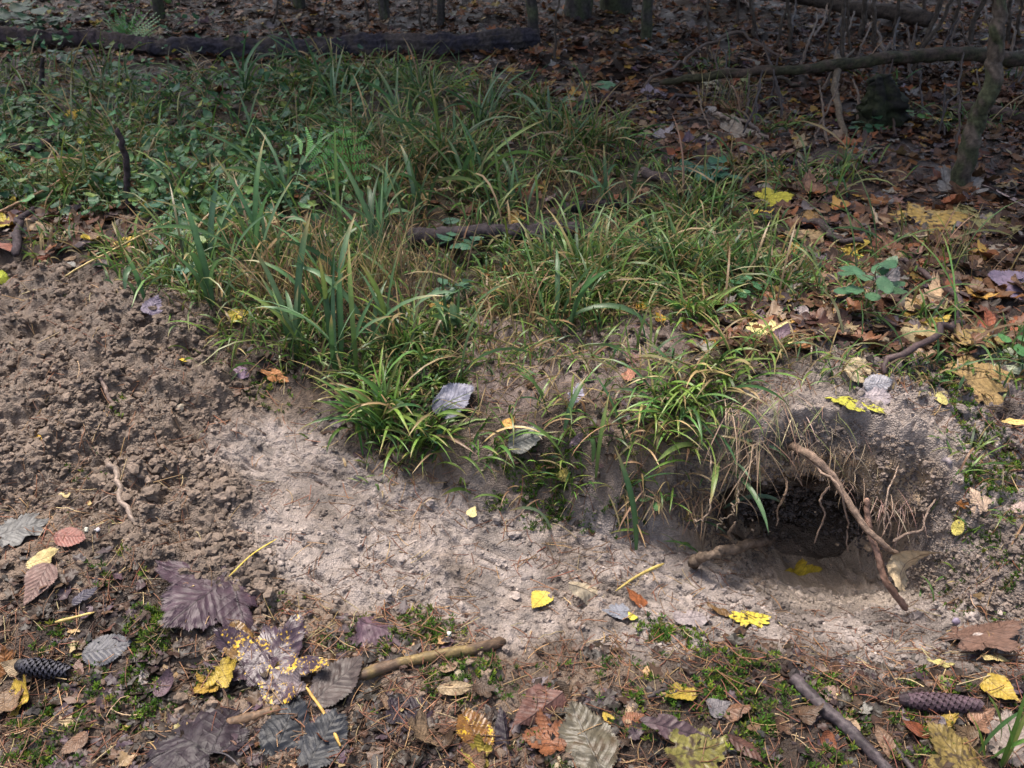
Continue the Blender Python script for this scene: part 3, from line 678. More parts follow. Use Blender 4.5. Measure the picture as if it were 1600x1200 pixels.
# ------------------------------------------------------------------ leaf litter too dense to count
def leaf_stuff(name, P, sizes, cols_, seed, m, tilt=.35, shapes_=('oval', 'birch', 'maple', 'narrow'), green=False, lift=.006, up=False, curlk=.4):
    g = np.random.default_rng(seed); mb = MB(); variants = []
    for k, sh in enumerate(list(shapes_) * 2):
        V, Ft, Fq, C = leaf_geo(sh, seed + k, rings=2 if sh != 'maple' else 2, curl=.05 + curlk * g.random(), fold=.3 * g.random(), wave=.12, sub=1, ragged=.6 if not green else 0, green=green)
        V = V - np.array([0, .42 if not up else 0, 0])
        F3 = np.vstack([Ft, Fq[:, :3], Fq[:, [0, 2, 3]]]); variants.append((V, F3, C))
    n = len(P); which = g.integers(0, len(variants), n)
    for k, (V, F3, C) in enumerate(variants):
        idx = np.where(which == k)[0]; q = len(idx)
        if not q: continue
        a = g.uniform(0, 6.283, q); tx = g.normal(0, tilt, q); ty = g.normal(0, tilt, q); s = sizes[idx]
        X = V[None, :, 0] * s[:, None]; Y = V[None, :, 1] * s[:, None]; Z = V[None, :, 2] * s[:, None]
        x1 = X * np.cos(a)[:, None] - Y * np.sin(a)[:, None]; y1 = X * np.sin(a)[:, None] + Y * np.cos(a)[:, None]
        y2 = y1 * np.cos(tx)[:, None] - Z * np.sin(tx)[:, None]; z2 = y1 * np.sin(tx)[:, None] + Z * np.cos(tx)[:, None]
        x3 = x1 * np.cos(ty)[:, None] + z2 * np.sin(ty)[:, None]; z3 = -x1 * np.sin(ty)[:, None] + z2 * np.cos(ty)[:, None]
        W = np.stack([x3 + P[idx, 0, None], y2 + P[idx, 1, None], z3 + P[idx, 2, None] + (lift + s * .05)[:, None]], -1).reshape(-1, 3)
        CC = (cols_[idx][:, None] * C[None]).reshape(-1, 3)
        F = (F3[None] + (np.arange(q) * len(V))[:, None, None]).reshape(-1, 3)
        mb.add(W, F, CC)
    return link(name, mb.mesh(name, m))
def pick(pal, wts, n, g, s=.2):
    i = g.choice(len(pal), n, p=np.array(wts) / sum(wts)); c = np.array(pal)[i]
    return np.clip(c * (1 + g.normal(0, s, (n, 1))) * (1 + g.normal(0, s * .3, (n, 3))), .004, .9)
def scatter_w(n, y0, y1, g, pw=1.6, spread=1.32):
    n = int(n * spread)
    y = (y0 ** (1 - pw) + g.random(n) * (y1 ** (1 - pw) - y0 ** (1 - pw))) ** (1 / (1 - pw)) if pw != 1 else y0 * (y1 / y0) ** g.random(n)
    x = g.uniform(-1, 1, n) * (.40 + .56 * y) * spread
    return x, y
g = np.random.default_rng(5)
x, y = scatter_w(50000, 1.45, 9.5, g, 1.35)
mg = pmask(POLY['grass'], x, y, .08); mp = pmask(POLY['path'], x, y, .15); msp = pmask(POLY['spoil'], x, y, .05)
keep = g.random(len(x)) < np.clip(.25 + .75 * sstep(2.0, 3.2, y), 0, 1) * np.where(x < .35, sstep(1.6, 2.4, y), 1) * (1 - .75 * mg) * (1 - .35 * mp) * (.6 + .4 * sstep(.38, .56, fbm(x, y, .35, 3, 101))) * (1 - msp)
x, y = x[keep], y[keep]
P = np.stack([x, y, H(x, y)], 1)
pal = [(.16, .078, .042), (.075, .038, .024), (.25, .10, .04), (.32, .21, .13), (.42, .26, .06), (.26, .22, .20), (.085, .055, .06)]
leaf_stuff('leaf_litter', P, g.uniform(.028, .062, len(P)), pick(pal, [5, 6, 2.4, 1.6, .6, 1, 1.4], len(P), g), 40, M_LEAF, .22, curlk=.25)
tag(D.objects['leaf_litter'], 'dense brown leaf litter covering the forest floor', 'leaf litter', kind='stuff')
# bits and scraps in the foreground
x, y = scatter_w(15000, .55, 1.6, g, .8)
mt = pmask(POLY['trench'], x, y, .05); ms = pmask(POLY['spoil'], x, y, .05); nh = sstep(.2, .3, np.hypot(x - HX, (y - 1.17) * 1.3))
keep = g.random(len(x)) < (.5 - .55 * mt - .5 * ms) * nh * (.2 + 1.3 * sstep(.45, .6, fbm(x, y, .12, 3, 55)))
x, y = x[keep], y[keep]; P = np.stack([x, y, H(x, y)], 1)
leaf_stuff('leaf_scraps', P, g.uniform(.008, .032, len(P)), pick([(.045, .026, .018), (.025, .017, .014), (.10, .055, .034), (.07, .045, .055), (.35, .25, .12)], [4, 5, 1.5, 2, .3], len(P), g), 60, M_LEAF, .22, ('oval', 'birch'), curlk=.12, lift=.002)
tag(D.objects['leaf_scraps'], 'scraps of rotted leaf scattered over the soil', 'leaf scraps', kind='stuff')

# ------------------------------------------------------------------ grass
def blades(P, L, W, az, phi0, bend, cols_, nseg=6, seed=1, clampg=True, tipcol=None, three=False):
    n = len(P); t = np.linspace(0, 1, nseg + 1); g = np.random.default_rng(seed)
    tm = (t[1:] + t[:-1]) / 2
    phi = phi0[:, None] + bend[:, None] * tm[None] ** 1.3
    hx = np.concatenate([np.zeros((n, 1)), np.cumsum(np.sin(phi), 1)], 1) * (L / nseg)[:, None]
    hz = np.concatenate([np.zeros((n, 1)), np.cumsum(np.cos(phi), 1)], 1) * (L / nseg)[:, None]
    cw = g.normal(0, .12, n)[:, None] * t[None] ** 2 * L[:, None]
    X = P[:, 0, None] + hx * np.cos(az)[:, None] - cw * np.sin(az)[:, None]; Y = P[:, 1, None] + hx * np.sin(az)[:, None] + cw * np.cos(az)[:, None]; Z = P[:, 2, None] + hz
    tw = g.normal(0, .9, n)[:, None] * t[None] + g.normal(0, .4, n)[:, None]
    wd = W[:, None] * (np.clip((1 - t) * 3.2, 0, 1) ** .75 * (.55 + .45 * np.clip(t * 4, 0, 1)))[None] * .5
    sx = -np.sin(az)[:, None] * np.cos(tw); sy = np.cos(az)[:, None] * np.cos(tw); sz = np.sin(tw)
    if clampg: Z = np.maximum(Z, H(X, Y) + .003)
    if three:
        A = np.stack([X - sx * wd, Y - sy * wd, Z - sz * wd], -1); B = np.stack([X, Y, Z - wd * .45], -1); C = np.stack([X + sx * wd, Y + sy * wd, Z + sz * wd], -1)
        V = np.stack([A, B, C], 2).reshape(n, -1, 3); k = 3
    else:
        A = np.stack([X - sx * wd, Y - sy * wd, Z - sz * wd], -1); C = np.stack([X + sx * wd, Y + sy * wd, Z + sz * wd], -1)
        V = np.stack([A, C], 2).reshape(n, -1, 3); k = 2
    nv = V.shape[1]
    F0 = grid_faces(nseg + 1, k)
    F = (F0[None] + (np.arange(n) * nv)[:, None, None]).reshape(-1, 4)
    tc = np.repeat(t, k)[None, :, None]
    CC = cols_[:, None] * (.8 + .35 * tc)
    if tipcol is not None:
        mtip = (sstep(.72, 1.0, tc) * (g.random(n) < .55)[:, None, None]); CC = CC * (1 - mtip) + np.array(tipcol) * mtip
    if three: CC = CC.copy(); CC[:, 1::3] *= 1.25
    return V.reshape(-1, 3), F, CC.reshape(-1, 3)
GP = [(.075, .155, .032), (.13, .215, .04), (.045, .105, .036), (.15, .21, .045), (.32, .25, .12), (.22, .15, .08)]
def gcol(n, g, w_): return pick(GP, w_, n, g, .22)
TIP = (.34, .25, .11)
g = np.random.default_rng(21)
cx_, cy_ = scatter_w(9000, 1.15, 6.2, g, 1.35)
mg = pmask(POLY['grass'], cx_, cy_, .06)
cl = sstep(.40, .58, fbm(cx_, cy_, .16, 3, 66)); gc_ = pmask([(-900,40),(330,70),(360,170),(240,270),(120,240),(-900,240)], cx_, cy_, .12)
gap = pmask([(640,320),(760,330),(1000,300),(1040,350),(930,410),(760,480),(660,470)], cx_, cy_, .06)
dens = mg * (.22 + .78 * cl) * (1 - .55 * gc_) * (1 - .72 * gap) * sstep(6.2, 3.2, cy_) * .62
edge_z = pmask([(860,420),(1180,360),(1200,520),(1060,545),(900,560),(800,570)], cx_, cy_, .06) * .55
nohole = np.hypot(cx_ - HX, (cy_ - 1.19) * 1.4) > .2
mr = nohole * sstep(.46, .64, fbm(cx_, cy_, .2, 3, 67)) * .30 * (1 - .7 * pmask(POLY['path'], cx_, cy_, .2)) * (cx_ > .25) * (cy_ > 1.36) * sstep(4.5, 1.9, cy_)
ml = sstep(.5, .7, fbm(cx_, cy_, .2, 3, 68)) * .25 * (cx_ < -.3) * (cy_ > 1.9) * sstep(3.5, 2, cy_)
kc = (g.random(len(cx_)) < np.maximum(np.maximum(dens, edge_z), np.maximum(mr, ml))) & ~((pmask(POLY['spoil'], cx_, cy_, .04) > .4) | (pmask(POLY['trench'], cx_, cy_, .04) > .4))
cx_, cy_ = cx_[kc], cy_[kc]; nb = np.clip(g.lognormal(2.75, .55, len(cx_)), 5, 70).astype(int)
ci = np.repeat(np.arange(len(cx_)), nb); n = len(ci); sprd = (.010 + .006 * nb[ci] ** .5) * (.7 + .12 * cy_[ci])
ox, oy = g.normal(0, 1, n), g.normal(0, 1, n); x = cx_[ci] + ox * sprd; y = cy_[ci] + oy * sprd
chh = g.uniform(.55, 1.5, len(cx_))[ci]; dead = (g.random(len(cx_)) < .15)[ci]; lean = g.uniform(0, 6.283, len(cx_))[ci]
az_ = np.where(g.random(n) < .55, np.arctan2(oy, ox) + g.normal(0, .5, n), lean + g.normal(0, .6, n))
hgt = chh * (.05 + .12 * sstep(.3, .7, fbm(x, y, .25, 3, 69))) * g.uniform(.5, 1.35, n) * (.55 + .45 * pmask(POLY['grass'], x, y, .1)) * (1 - .25 * sstep(2.6, 1.5, y))
P = np.stack([x, y, H(x, y)], 1)
wy_ = [5, 4, 4, 1.0, .8, .6]
cc = gcol(n, g, wy_)
straw = (dead & (g.random(n) < .75)) | (g.random(n) < .07); cc[straw] = pick([(.34, .25, .12), (.26, .17, .08)], [1, 1], int(straw.sum()), g)
hgt *= 1 - .6 * pmask([(430,240),(600,240),(620,430),(430,430)], x, y, .05)
k_ = np.where(g.random(n) < .035)[0]; hgt[k_] = g.uniform(.13, .27, len(k_)); cc[k_] = pick([(.30, .22, .12), (.16, .17, .06), (.08, .15, .05), (.10, .20, .05)], [2, 2, 4, 3], len(k_), g)
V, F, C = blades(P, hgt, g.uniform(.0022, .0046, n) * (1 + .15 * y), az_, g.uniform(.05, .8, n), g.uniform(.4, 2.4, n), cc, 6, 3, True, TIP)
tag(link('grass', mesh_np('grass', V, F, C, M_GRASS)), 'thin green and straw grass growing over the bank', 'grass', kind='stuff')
print('grass blades', n)

def tuft(u, v, n, h, wdt, label, weights=(4, 4, 1, 2, 1, .5), spread=.03, az0=None, azs=3.14, bend=(.6, 2.2), phi=(.1, .8), seed=0, name='grass_tuft', three=False, lift=0, y=None, group=None, blue=False, cat='grass', clampg=True):
    g = np.random.default_rng(seed + 500); p = at(u, v) if y is None else uvy(u, v, y)
    P = np.array(p)[None] + np.column_stack([g.normal(0, spread, n), g.normal(0, spread * .7, n), np.zeros(n)])
    P[:, 2] = H(P[:, 0], P[:, 1]) + lift if y is None else P[:, 2]
    az = g.uniform(0, 6.283, n) if az0 is None else g.normal(az0, azs, n)
    cc = gcol(n, g, weights)
    if blue: cc = pick([(.08, .165, .07), (.12, .205, .11), (.06, .13, .05), (.14, .22, .06)], [3, 2, 3, 1.5], n, g, .15)
    V, F, C = blades(P, h * g.uniform(.55, 1.15, n), wdt * g.uniform(.7, 1.2, n), az, g.uniform(phi[0], phi[1], n), g.uniform(bend[0], bend[1], n), cc, 9, seed, clampg, TIP, three)
    o = link(name, mesh_np(name, V - np.array(p), F, C, M_GRASS), None, p)
    return tag(o, label, cat, group)
D90 = -math.pi / 2
tuft(600, 665, 95, .16, .006, 'bright green drooping tuft at the grass edge above the trench', seed=1, spread=.022, weights=(5, 5, 2, 1.5, .5, .2), three=True)
tuft(660, 700, 55, .14, .006, 'green tuft spreading right beside the slate blue leaf', seed=2, spread=.02, az0=-.2, azs=1.2, weights=(5, 5, 2, 1.5, .5, .2), three=True)
tuft(740, 712, 16, .13, .006, 'small sparse tuft with long blades falling on the pale soil', seed=3, az0=-.8, azs=.9, three=True)
tuft(1050, 650, 105, .17, .005, 'thick yellow green tuft hanging over the bank left of the burrow', seed=4, spread=.045, az0=D90, azs=1.3, bend=(1.3, 2.7), weights=(5, 4, 3, 2, 2, 1.2), three=True, clampg=True)
tuft(1105, 600, 60, .13, .005, 'straw and green tuft on the lip left of the roots', seed=5, spread=.03, az0=D90, azs=1.3, weights=(2, 4, 1, 3, 3, 2))
tuft(1085, 500, 75, .11, .005, 'round green tuft on the bank above the orange leaf', seed=6, spread=.03, az0=D90, azs=1.6, three=True)
tuft(990, 470, 70, .10, .004, 'green tuft beside the two bright orange leaves', seed=7, spread=.05)
tuft(900, 480, 80, .11, .004, 'green tuft left of the two bright orange leaves', seed=8, spread=.06)
tuft(480, 560, 70, .11, .004, 'low green tuft at the foot of the broad blades', seed=9, spread=.05)
tuft(380, 530, 60, .10, .004, 'low green tuft at the corner of the grass near the lilac leaf', seed=10, spread=.05)
tuft(560, 600, 60, .10, .004, 'low green tuft just behind the bright drooping tuft', seed=11, spread=.04)
tuft(1180, 380, 60, .10, .004, 'green tuft beside the end of the grey fallen branch', seed=12, spread=.06)
tuft(1450, 500, 26, .09, .005, 'small green tuft beside the curved dark twig', seed=13, spread=.03)
tuft(1520, 730, 30, .07, .0035, 'short green tuft on the right bank, upper of a pair', seed=14, spread=.035)
tuft(1550, 850, 26, .06, .003, 'short pale green tuft on the right bank, lower of a pair', seed=15, spread=.03)
tuft(1555, 1195, 9, .12, .007, 'few dark green blades in the bottom right corner', seed=16, spread=.012, phi=(0, .5), bend=(.2, .9), three=True)
tuft(1000, 715, 34, .10, .004, 'mixed green and dead tuft on the bank between the bending blades and the thick tuft', seed=18, spread=.035, az0=D90, azs=1.2, weights=(2, 3, 1, 2, 3, 3), three=True)
tuft(1070, 745, 50, .09, .004, 'dead and green blades matted low on the bank left of the mouth', seed=19, spread=.04, az0=D90, azs=.8, weights=(1.5, 2, 1, 2, 3, 4), bend=(.8, 2.0))
tuft(820, 735, 26, .08, .0035, 'thin sparse tuft on the mossy bank edge left of the grey leaf', seed=20, spread=.04, az0=D90, azs=1.4, weights=(2, 3, 1, 2, 2, 2))
tuft(860, 640, 30, .12, .0035, 'sparse dry and green tuft on the bare slope above the grey leaf', seed=21, spread=.05, weights=(2, 2, 1, 2, 3, 3))
tuft(1190, 560, 60, .11, .004, 'wiry green and straw tuft on the lip behind the pale straw roots', seed=22, spread=.045, az0=D90, azs=1.3, weights=(2, 3, 1, 2, 3, 2))
for k_, (u_, v_, n_, h_, lab_) in enumerate([(700, 560, 40, .10, 'mixed tuft at the left end of the bare slope'), (770, 575, 44, .11, 'straw rich tuft in the middle of the bare slope, left'), (840, 570, 40, .10, 'straw rich tuft in the middle of the bare slope, right'),
    (925, 570, 44, .10, 'mixed tuft on the bare slope left of the purple brown leaf'), (1045, 575, 40, .09, 'thin tuft between the red brown leaf and the thick tuft'), (760, 650, 26, .09, 'thin straw and green tuft right of the slate blue leaf'), (950, 640, 30, .09, 'thin mixed tuft below the red brown leaf')]):
    tuft(u_, v_, n_, h_, .0032, lab_, seed=110 + k_, spread=.038, az0=D90, azs=1.7, weights=(3, 3, 1, 2, 3, 3), phi=(.1, .9), bend=(.4, 2.2))
tuft(1300, 590, 26, .08, .0035, 'short mixed tuft on the lip straight above the thick root', seed=24, spread=.022, az0=D90, azs=1.5, weights=(2, 3, 1, 2, 3, 3))
tuft(1400, 590, 16, .06, .003, 'small thin tuft on the bank right of the two grey leaves', seed=25, spread=.018, weights=(2, 3, 1, 2, 2, 2))
tuft(1260, 560, 30, .09, .003, 'thin straw tuft behind the pale tan leaf', seed=23, spread=.04, weights=(1, 2, 1, 2, 4, 3))
tuft(890, 760, 30, .08, .003, 'thin wiry tuft on the moss at the bank edge', seed=17, spread=.02, az0=D90, azs=1.2, weights=(2, 3, 1, 3, 2, 1))
# broad upright blades
BR = [(470,560,7,.26,'broad blue green blades, tallest of the front clump',.2),(545,585,8,.27,'broad upright blades in front with withered brown tips',.25),(610,540,6,.26,'broad stiff blades left of the dark log',.2),
 (345,475,5,.24,'broad blades at the left edge of the grass',.2),(410,430,8,.30,'broad tall blades near the pale maple leaf',.25),(590,420,9,.30,'cluster of flat topped broad blades in the grass middle',.25),
 (500,430,6,.18,'broad blades behind the flat topped cluster',.3),(330,420,5,.25,'broad bending blades over the left spoil edge',.3),(215,470,4,.12,'short broad blades over the brown spoil',.4),
 (700,260,9,.32,'tall dark broad blades right of the fern',.4),(640,220,8,.32,'tall dark broad blades just behind the fern',.4),(380,150,8,.30,'tall dark blades against the log, left',.4),(490,130,9,.30,'tall dark blades against the log, middle',.4),
 (860,210,7,.26,'dark broad blades at the right border of the grass',.5),(810,330,8,.26,'arching broad blades over the mossy log',.5),(740,300,7,.28,'broad blades behind the mossy log',.5),(880,520,5,.26,'arching long blades with straw stems above the slope',.5),
 (290,230,7,.2,'broad blades in the left grass',.5),
 (450,330,9,.28,'tall broad blades left of the flat topped cluster',.3),(660,330,7,.24,'tall broad blades in front of the fern, right',.35),(590,365,6,.18,'broad blades in front of the fern',.3),(400,250,9,.26,'broad blades left of the fern',.4),
 (530,180,9,.28,'dark blades between the fern and the log',.4),(760,200,8,.26,'dark blades at the back right corner of the grass',.4),(300,330,8,.22,'broad blades above the blue green leafy plant',.4),(700,520,5,.16,'small broad blades over the bare slope',.4),
 (950,330,8,.2,'broad blades behind the small rotten log piece',.5),(520,500,8,.24,'broad blades in the dry straw of the grass middle',.25),(160,300,7,.16,'broad blades beside the dark dead stem',.4)]
for k, (u, v, n, h, lab, ph) in enumerate(BR):
    tuft(u, v, int(n * 1.45), h, .0118, lab, seed=40 + k, spread=.022, phi=(0, ph + .1), bend=(.2, 1.7 if ph < .35 else 2.3), three=True, blue=True, name='broad_grass')
tuft(935, 740, 9, .20, .010, 'broad pale green blades bending over the bank beside the lilac leaf', seed=70, spread=.045, phi=(0, .4), bend=(.1, 1.6), three=True, blue=True, name='broad_grass')
tuft(1135, 690, 7, .17, .009, 'broad blades hanging straight down beside the burrow', seed=71, spread=.02, az0=-1.2, azs=.6, phi=(.6, 1.2), bend=(1.2, 2.0), three=True, blue=True, name='broad_grass', clampg=False)
# dry straw stems in the grass
for k, (u, v, n, h, lab) in enumerate([(560,480,150,.20,'dense upright dry straw in the middle of the grass'),(450,470,80,.18,'dry straw behind the front broad blades'),(650,450,70,.16,'dry straw left of the dark log'),(830,520,50,.16,'dry stems leaning on the bare slope'),
   (560,300,60,.22,'dry stems behind the fern'),(920,320,60,.16,'dry stems at the right end of the log'),(1140,170,60,.16,'brown dry stems in the dark litter at the back'),(1480,420,40,.14,'dry stems beside the lilac purple leaf')]):
    tuft(u, v, n, h, .0026, lab, seed=80 + k, spread=.06, phi=(0, .6), bend=(0, .9), weights=(0, .4, 0, .8, 4, 5), name='dry_grass')

# ------------------------------------------------------------------ ground cover of small green leaves at upper left
g = np.random.default_rng(31)
x, y = scatter_w(26000, 1.9, 7.5, g, 1.3)
pl = pmask([(-900,40),(330,60),(640,110),(560,330),(300,420),(200,330),(-900,270)], x, y, .15)
p2 = pmask([(-900,-20),(330,-20),(260,50),(-900,60)], x, y, .3)
keep = g.random(len(x)) < np.maximum(pl * .42 * (.3 + sstep(.4, .6, fbm(x, y, .3, 3, 88))), p2 * .4)
x, y = x[keep], y[keep]; P = np.stack([x, y, H(x, y) + g.uniform(.01, .09, len(x))], 1)
leaf_stuff('ground_cover', P, g.uniform(.018, .045, len(P)), pick([(.08, .20, .085), (.13, .27, .10), (.065, .16, .08), (.20, .30, .07), (.42, .38, .07)], [4, 3, 3, 1, .35], len(P), g), 70, M_GREEN, .4, ('oval', 'birch'), True)
tag(D.objects['ground_cover'], 'low green leafy ground cover at the upper left', 'ground cover', kind='stuff')

# ------------------------------------------------------------------ moss
g = np.random.default_rng(41)
MS = [(430,612,.06,1),(840,752,.075,1),(300,655,.0,1),(1030,985,.045,1),(1060,1010,.05,1),(1160,1030,.06,1),(1120,1080,.06,1),(1000,1100,.06,1),(1240,1125,.07,1),(1290,1090,.05,1),(1310,1150,.07,1),(1440,1155,.06,1),(980,1060,.05,1),
 (540,990,.045,1),(670,985,.06,1),(620,1015,.035,1),(240,960,.05,1),(175,900,.05,1),(190,1065,.07,1),(80,1090,.07,1),(60,1180,.07,1),(140,730,.04,.7),(250,1000,.04,1),(750,1060,.06,.9),(1490,1080,.03,.8),(1410,1060,.03,1),(690,1060,.04,.8),(850,1190,.05,.8),
 (1440,670,.07,.5),(1500,720,.06,.5),(1470,780,.06,.4),(700,600,.05,.6),(330,1050,.03,1),(1550,930,.05,.5),(560,640,.03,1),(520,1130,.0,1),(1000,900,.0,1),(100,1010,.05,.8),(1200,1180,.06,1),(1340,500,.05,.7),(1200,320,.0,1),(180,640,.04,.35),(1500,640,.07,.8),(1460,690,.06,.9),(1540,700,.06,.9),(1500,750,.06,.9),(1580,760,.06,.8),(1550,840,.06,.9),(1590,900,.06,.8),(1400,560,.06,.7),(1290,630,.04,.7),(1385,665,.05,.8),(1240,590,.05,.7),(1420,720,.04,.7),(1480,600,.05,.8),(900,770,.06,1),(790,745,.06,1),(870,745,.05,1),(700,590,.05,1),(980,780,.05,.8),(450,950,.03,.6),(1580,1080,.04,.8),(240,1100,.05,.8)]
mx_, my_, ml_ = [], [], []
for u, v, r, dn in MS:
    if r == 0: continue
    p = at(u, v); k = int(r * r * 80000 * dn); a = g.uniform(0, 6.283, k); q = r * g.random(k) ** .7 * .95
    mx_.append(p[0] + q * np.cos(a)); my_.append(p[1] + q * np.sin(a))
x, y = scatter_w(20000, .55, 2.0, g, .8); kk = (fbm(x, y, .09, 3, 99) > .62) & (pmask(POLY['trench'], x, y, .04) < .3) & (g.random(len(x)) < .22) & ((pmask(POLY['spoil'], x, y, .04) < .3) | (g.random(len(x)) < .1))
mx_.append(x[kk]); my_.append(y[kk])
x = np.concatenate(mx_); y = np.concatenate(my_)
kk = fbm(x, y, .028, 3, 97) > .47 ; x, y = x[kk], y[kk]; n = len(x)
kk = ~((np.hypot(x - HX, y - 1.25) < .2)); x, y = x[kk], y[kk]; n = len(x)
# each shoot: a stem of small leaves (feathery moss)
P = np.stack([x, y, H(x, y) - .001], 1)
L = g.uniform(.003, .010, n); az = g.uniform(0, 6.283, n)
tone = pick([(.05, .11, .014), (.09, .16, .016), (.035, .07, .014), (.15, .18, .02), (.09, .085, .03)], [4, 3, 3, 1.3, 1], n, g, .2)
Vs, Fs, Cs = [], [], []
for q in range(5):
    lean = g.uniform(.3, 1.2, n); a2 = az + q * 1.26 + g.normal(0, .3, n); bz = P[:, 2] + L * q * .12
    B0 = np.stack([P[:, 0], P[:, 1], bz], 1)
    T = B0 + np.stack([np.cos(a2) * np.sin(lean), np.sin(a2) * np.sin(lean), np.cos(lean)], 1) * L[:, None]
    wv = np.stack([-np.sin(a2), np.cos(a2), np.zeros(n)], 1) * (L * .16)[:, None]
    Mi = B0 * .55 + T * .45 + np.array([0, 0, .0008])
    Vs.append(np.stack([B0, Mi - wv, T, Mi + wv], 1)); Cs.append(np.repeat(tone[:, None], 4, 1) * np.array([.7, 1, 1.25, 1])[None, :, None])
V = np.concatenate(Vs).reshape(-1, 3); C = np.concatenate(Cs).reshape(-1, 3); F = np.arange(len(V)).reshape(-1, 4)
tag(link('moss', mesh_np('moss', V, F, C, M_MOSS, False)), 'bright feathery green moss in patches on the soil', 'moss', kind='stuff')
print('moss', n)

# ------------------------------------------------------------------ soil crumbs
def ico(sd_=2):
    import bmesh
    bm = bmesh.new(); bmesh.ops.create_icosphere(bm, subdivisions=sd_, radius=1)
    V = np.array([v.co[:] for v in bm.verts]); F = np.array([[v.index for v in f.verts] for f in bm.faces]); bm.free(); return V, F
IV, IF = ico()
def lumps(P, S_, C_, seed, squash=.75):
    g = np.random.default_rng(seed); mb = MB(); nvar = 12; wh = g.integers(0, nvar, len(P))
    for k in range(nvar):
        idx = np.where(wh == k)[0]
        if not len(idx): continue
        dirs = g.normal(0, 1, (7, 3)); dirs /= np.linalg.norm(dirs, axis=1)[:, None]
        r = 1 + .22 * np.sin(IV @ dirs[0] * 3 + 1) + .20 * np.sin(IV @ dirs[1] * 5) + .14 * np.sin(IV @ dirs[2] * 9) + g.normal(0, .13, len(IV))
        V = IV * r[:, None] * np.array([1, 1 - .3 * g.random(), squash])
        a = g.uniform(0, 6.283, len(idx)); ca, sa = np.cos(a)[:, None], np.sin(a)[:, None]; s = S_[idx][:, None]
        W = np.stack([(V[None, :, 0] * ca - V[None, :, 1] * sa) * s + P[idx, 0, None], (V[None, :, 0] * sa + V[None, :, 1] * ca) * s + P[idx, 1, None], V[None, :, 2] * s + P[idx, 2, None]], -1).reshape(-1, 3)
        mb.add(W, (IF[None] + (np.arange(len(idx)) * len(V))[:, None, None]).reshape(-1, 3), np.repeat(C_[idx], len(V), 0))
    return mb
g = np.random.default_rng(51)
x, y = scatter_w(150000, .7, 2.4, g, 1.0)
ms = pmask(POLY['spoil'], x, y, .04); mt = pmask(POLY['trench'], x, y, .04)
cl = sstep(.42, .6, fbm(x, y, .07, 3, 44))
kp = g.random(len(x)) < np.maximum(ms * (.15 + .55 * cl), mt * .05 * sstep(.5, .62, fbm(x, y, .09, 3, 71)) )
kp |= (g.random(len(x)) < .07) & (y < 1.25)
kp |= (g.random(len(x)) < .16) & (pmask(POLY['rbank'], x, y, .06) > .5) & (fbm(x, y, .05, 3, 113) > .5)
kp |= (g.random(len(x)) < .25) & (np.hypot((x - .50) , (y - 1.02) * 1.6) < .17)
x, y, ms = x[kp], y[kp], ms[kp]; n = len(x)
S_ = np.exp(g.normal(math.log(.0021), .55, n)) * (1 + .7 * ms); S_ = np.clip(S_, .0009, .011)
C_ = gcolor(x, y) * 1.06 * (1 + g.normal(0, .16, (n, 1)))
P = np.stack([x, y, H(x, y) + S_ * .2], 1)
for VV_, q_, cc_ in ((FACEV, 9000, (.17, .135, .115)), (PITV, 1500, (.17, .13, .10)), (TUNV, 2500, (.19, .14, .105))):
    ii_ = g.integers(0, len(VV_), q_); P = np.vstack([P, VV_[ii_] + g.normal(0, .001, (q_, 3))]); S_ = np.concatenate([S_, np.clip(np.exp(g.normal(math.log(.002), .5, q_)), .001, .007)])
    C_ = np.vstack([C_, np.array(cc_)[None] * (1 + g.normal(0, .2, (q_, 1)))])
big = S_ > .0038
cr = lumps(P[big], S_[big], np.clip(C_[big], .03, .8), 5); IVB, IFB = IV, IF; IV, IF = ico(1)
sm = lumps(P[~big], S_[~big], np.clip(C_[~big], .03, .8), 6); IV, IF = IVB, IFB
for V_, F_, Cx in zip(sm.V, sm.F, sm.C): cr.V.append(V_); cr.F.append(F_ + cr.n); cr.C.append(Cx)
tag(link('soil_crumbs', cr.mesh('soil_crumbs', M_CRUMB, None, False)), 'loose crumbs and clods of dug soil', 'soil crumbs', kind='stuff')
print('crumbs', n, big.sum())
# crumbs lying on the face and floor of the tunnel mouth
# ------------------------------------------------------------------ needles
g = np.random.default_rng(61)
x, y = scatter_w(17000, .6, 2.5, g, 1.0)
mt = pmask(POLY['trench'], x, y, .05); ms = pmask(POLY['spoil'], x, y, .05)
kp = (g.random(len(x)) < (.75 - .38 * mt - .4 * ms) * (1 + .6 * (y < .95)) * (.45 + .9 * sstep(.4, .6, fbm(x, y, .1, 3, 111)))) & (np.hypot(x - HX, (y - 1.19) * 1.4) > .19); x, y = x[kp], y[kp]; n = len(x)
L = g.uniform(.016, .052, n); a = g.uniform(0, 6.283, n) ; hl = L / 2
cx, sx_ = np.cos(a), np.sin(a); bow = g.normal(0, .06, n) * L
pts = []
for k, t in enumerate(np.linspace(-1, 1, 5)):
    px_ = x + cx * hl * t - sx_ * bow * (1 - t * t); py_ = y + sx_ * hl * t + cx * bow * (1 - t * t); pts.append((px_, py_))
z0 = H(*pts[0]); z4 = H(*pts[4]); zm = np.maximum(H(*pts[2]), (z0 + z4) / 2)
r = g.uniform(.00045, .0009, n); Vn = []; NL = np.where(g.random(n) < .35, g.uniform(0, .012, n), 0)
for k, (px_, py_) in enumerate(pts):
    t = k / 4; zz_ = np.maximum(z0 * (1 - t) ** 2 + 2 * zm * t * (1 - t) + z4 * t * t, H(px_, py_) - .001) + .0015 + NL
    for q in range(3):
        th_ = q * 2.094
        Vn.append(np.stack([px_ - sx_ * r * math.cos(th_), py_ + cx * r * math.cos(th_), zz_ + r * math.sin(th_)], 1))
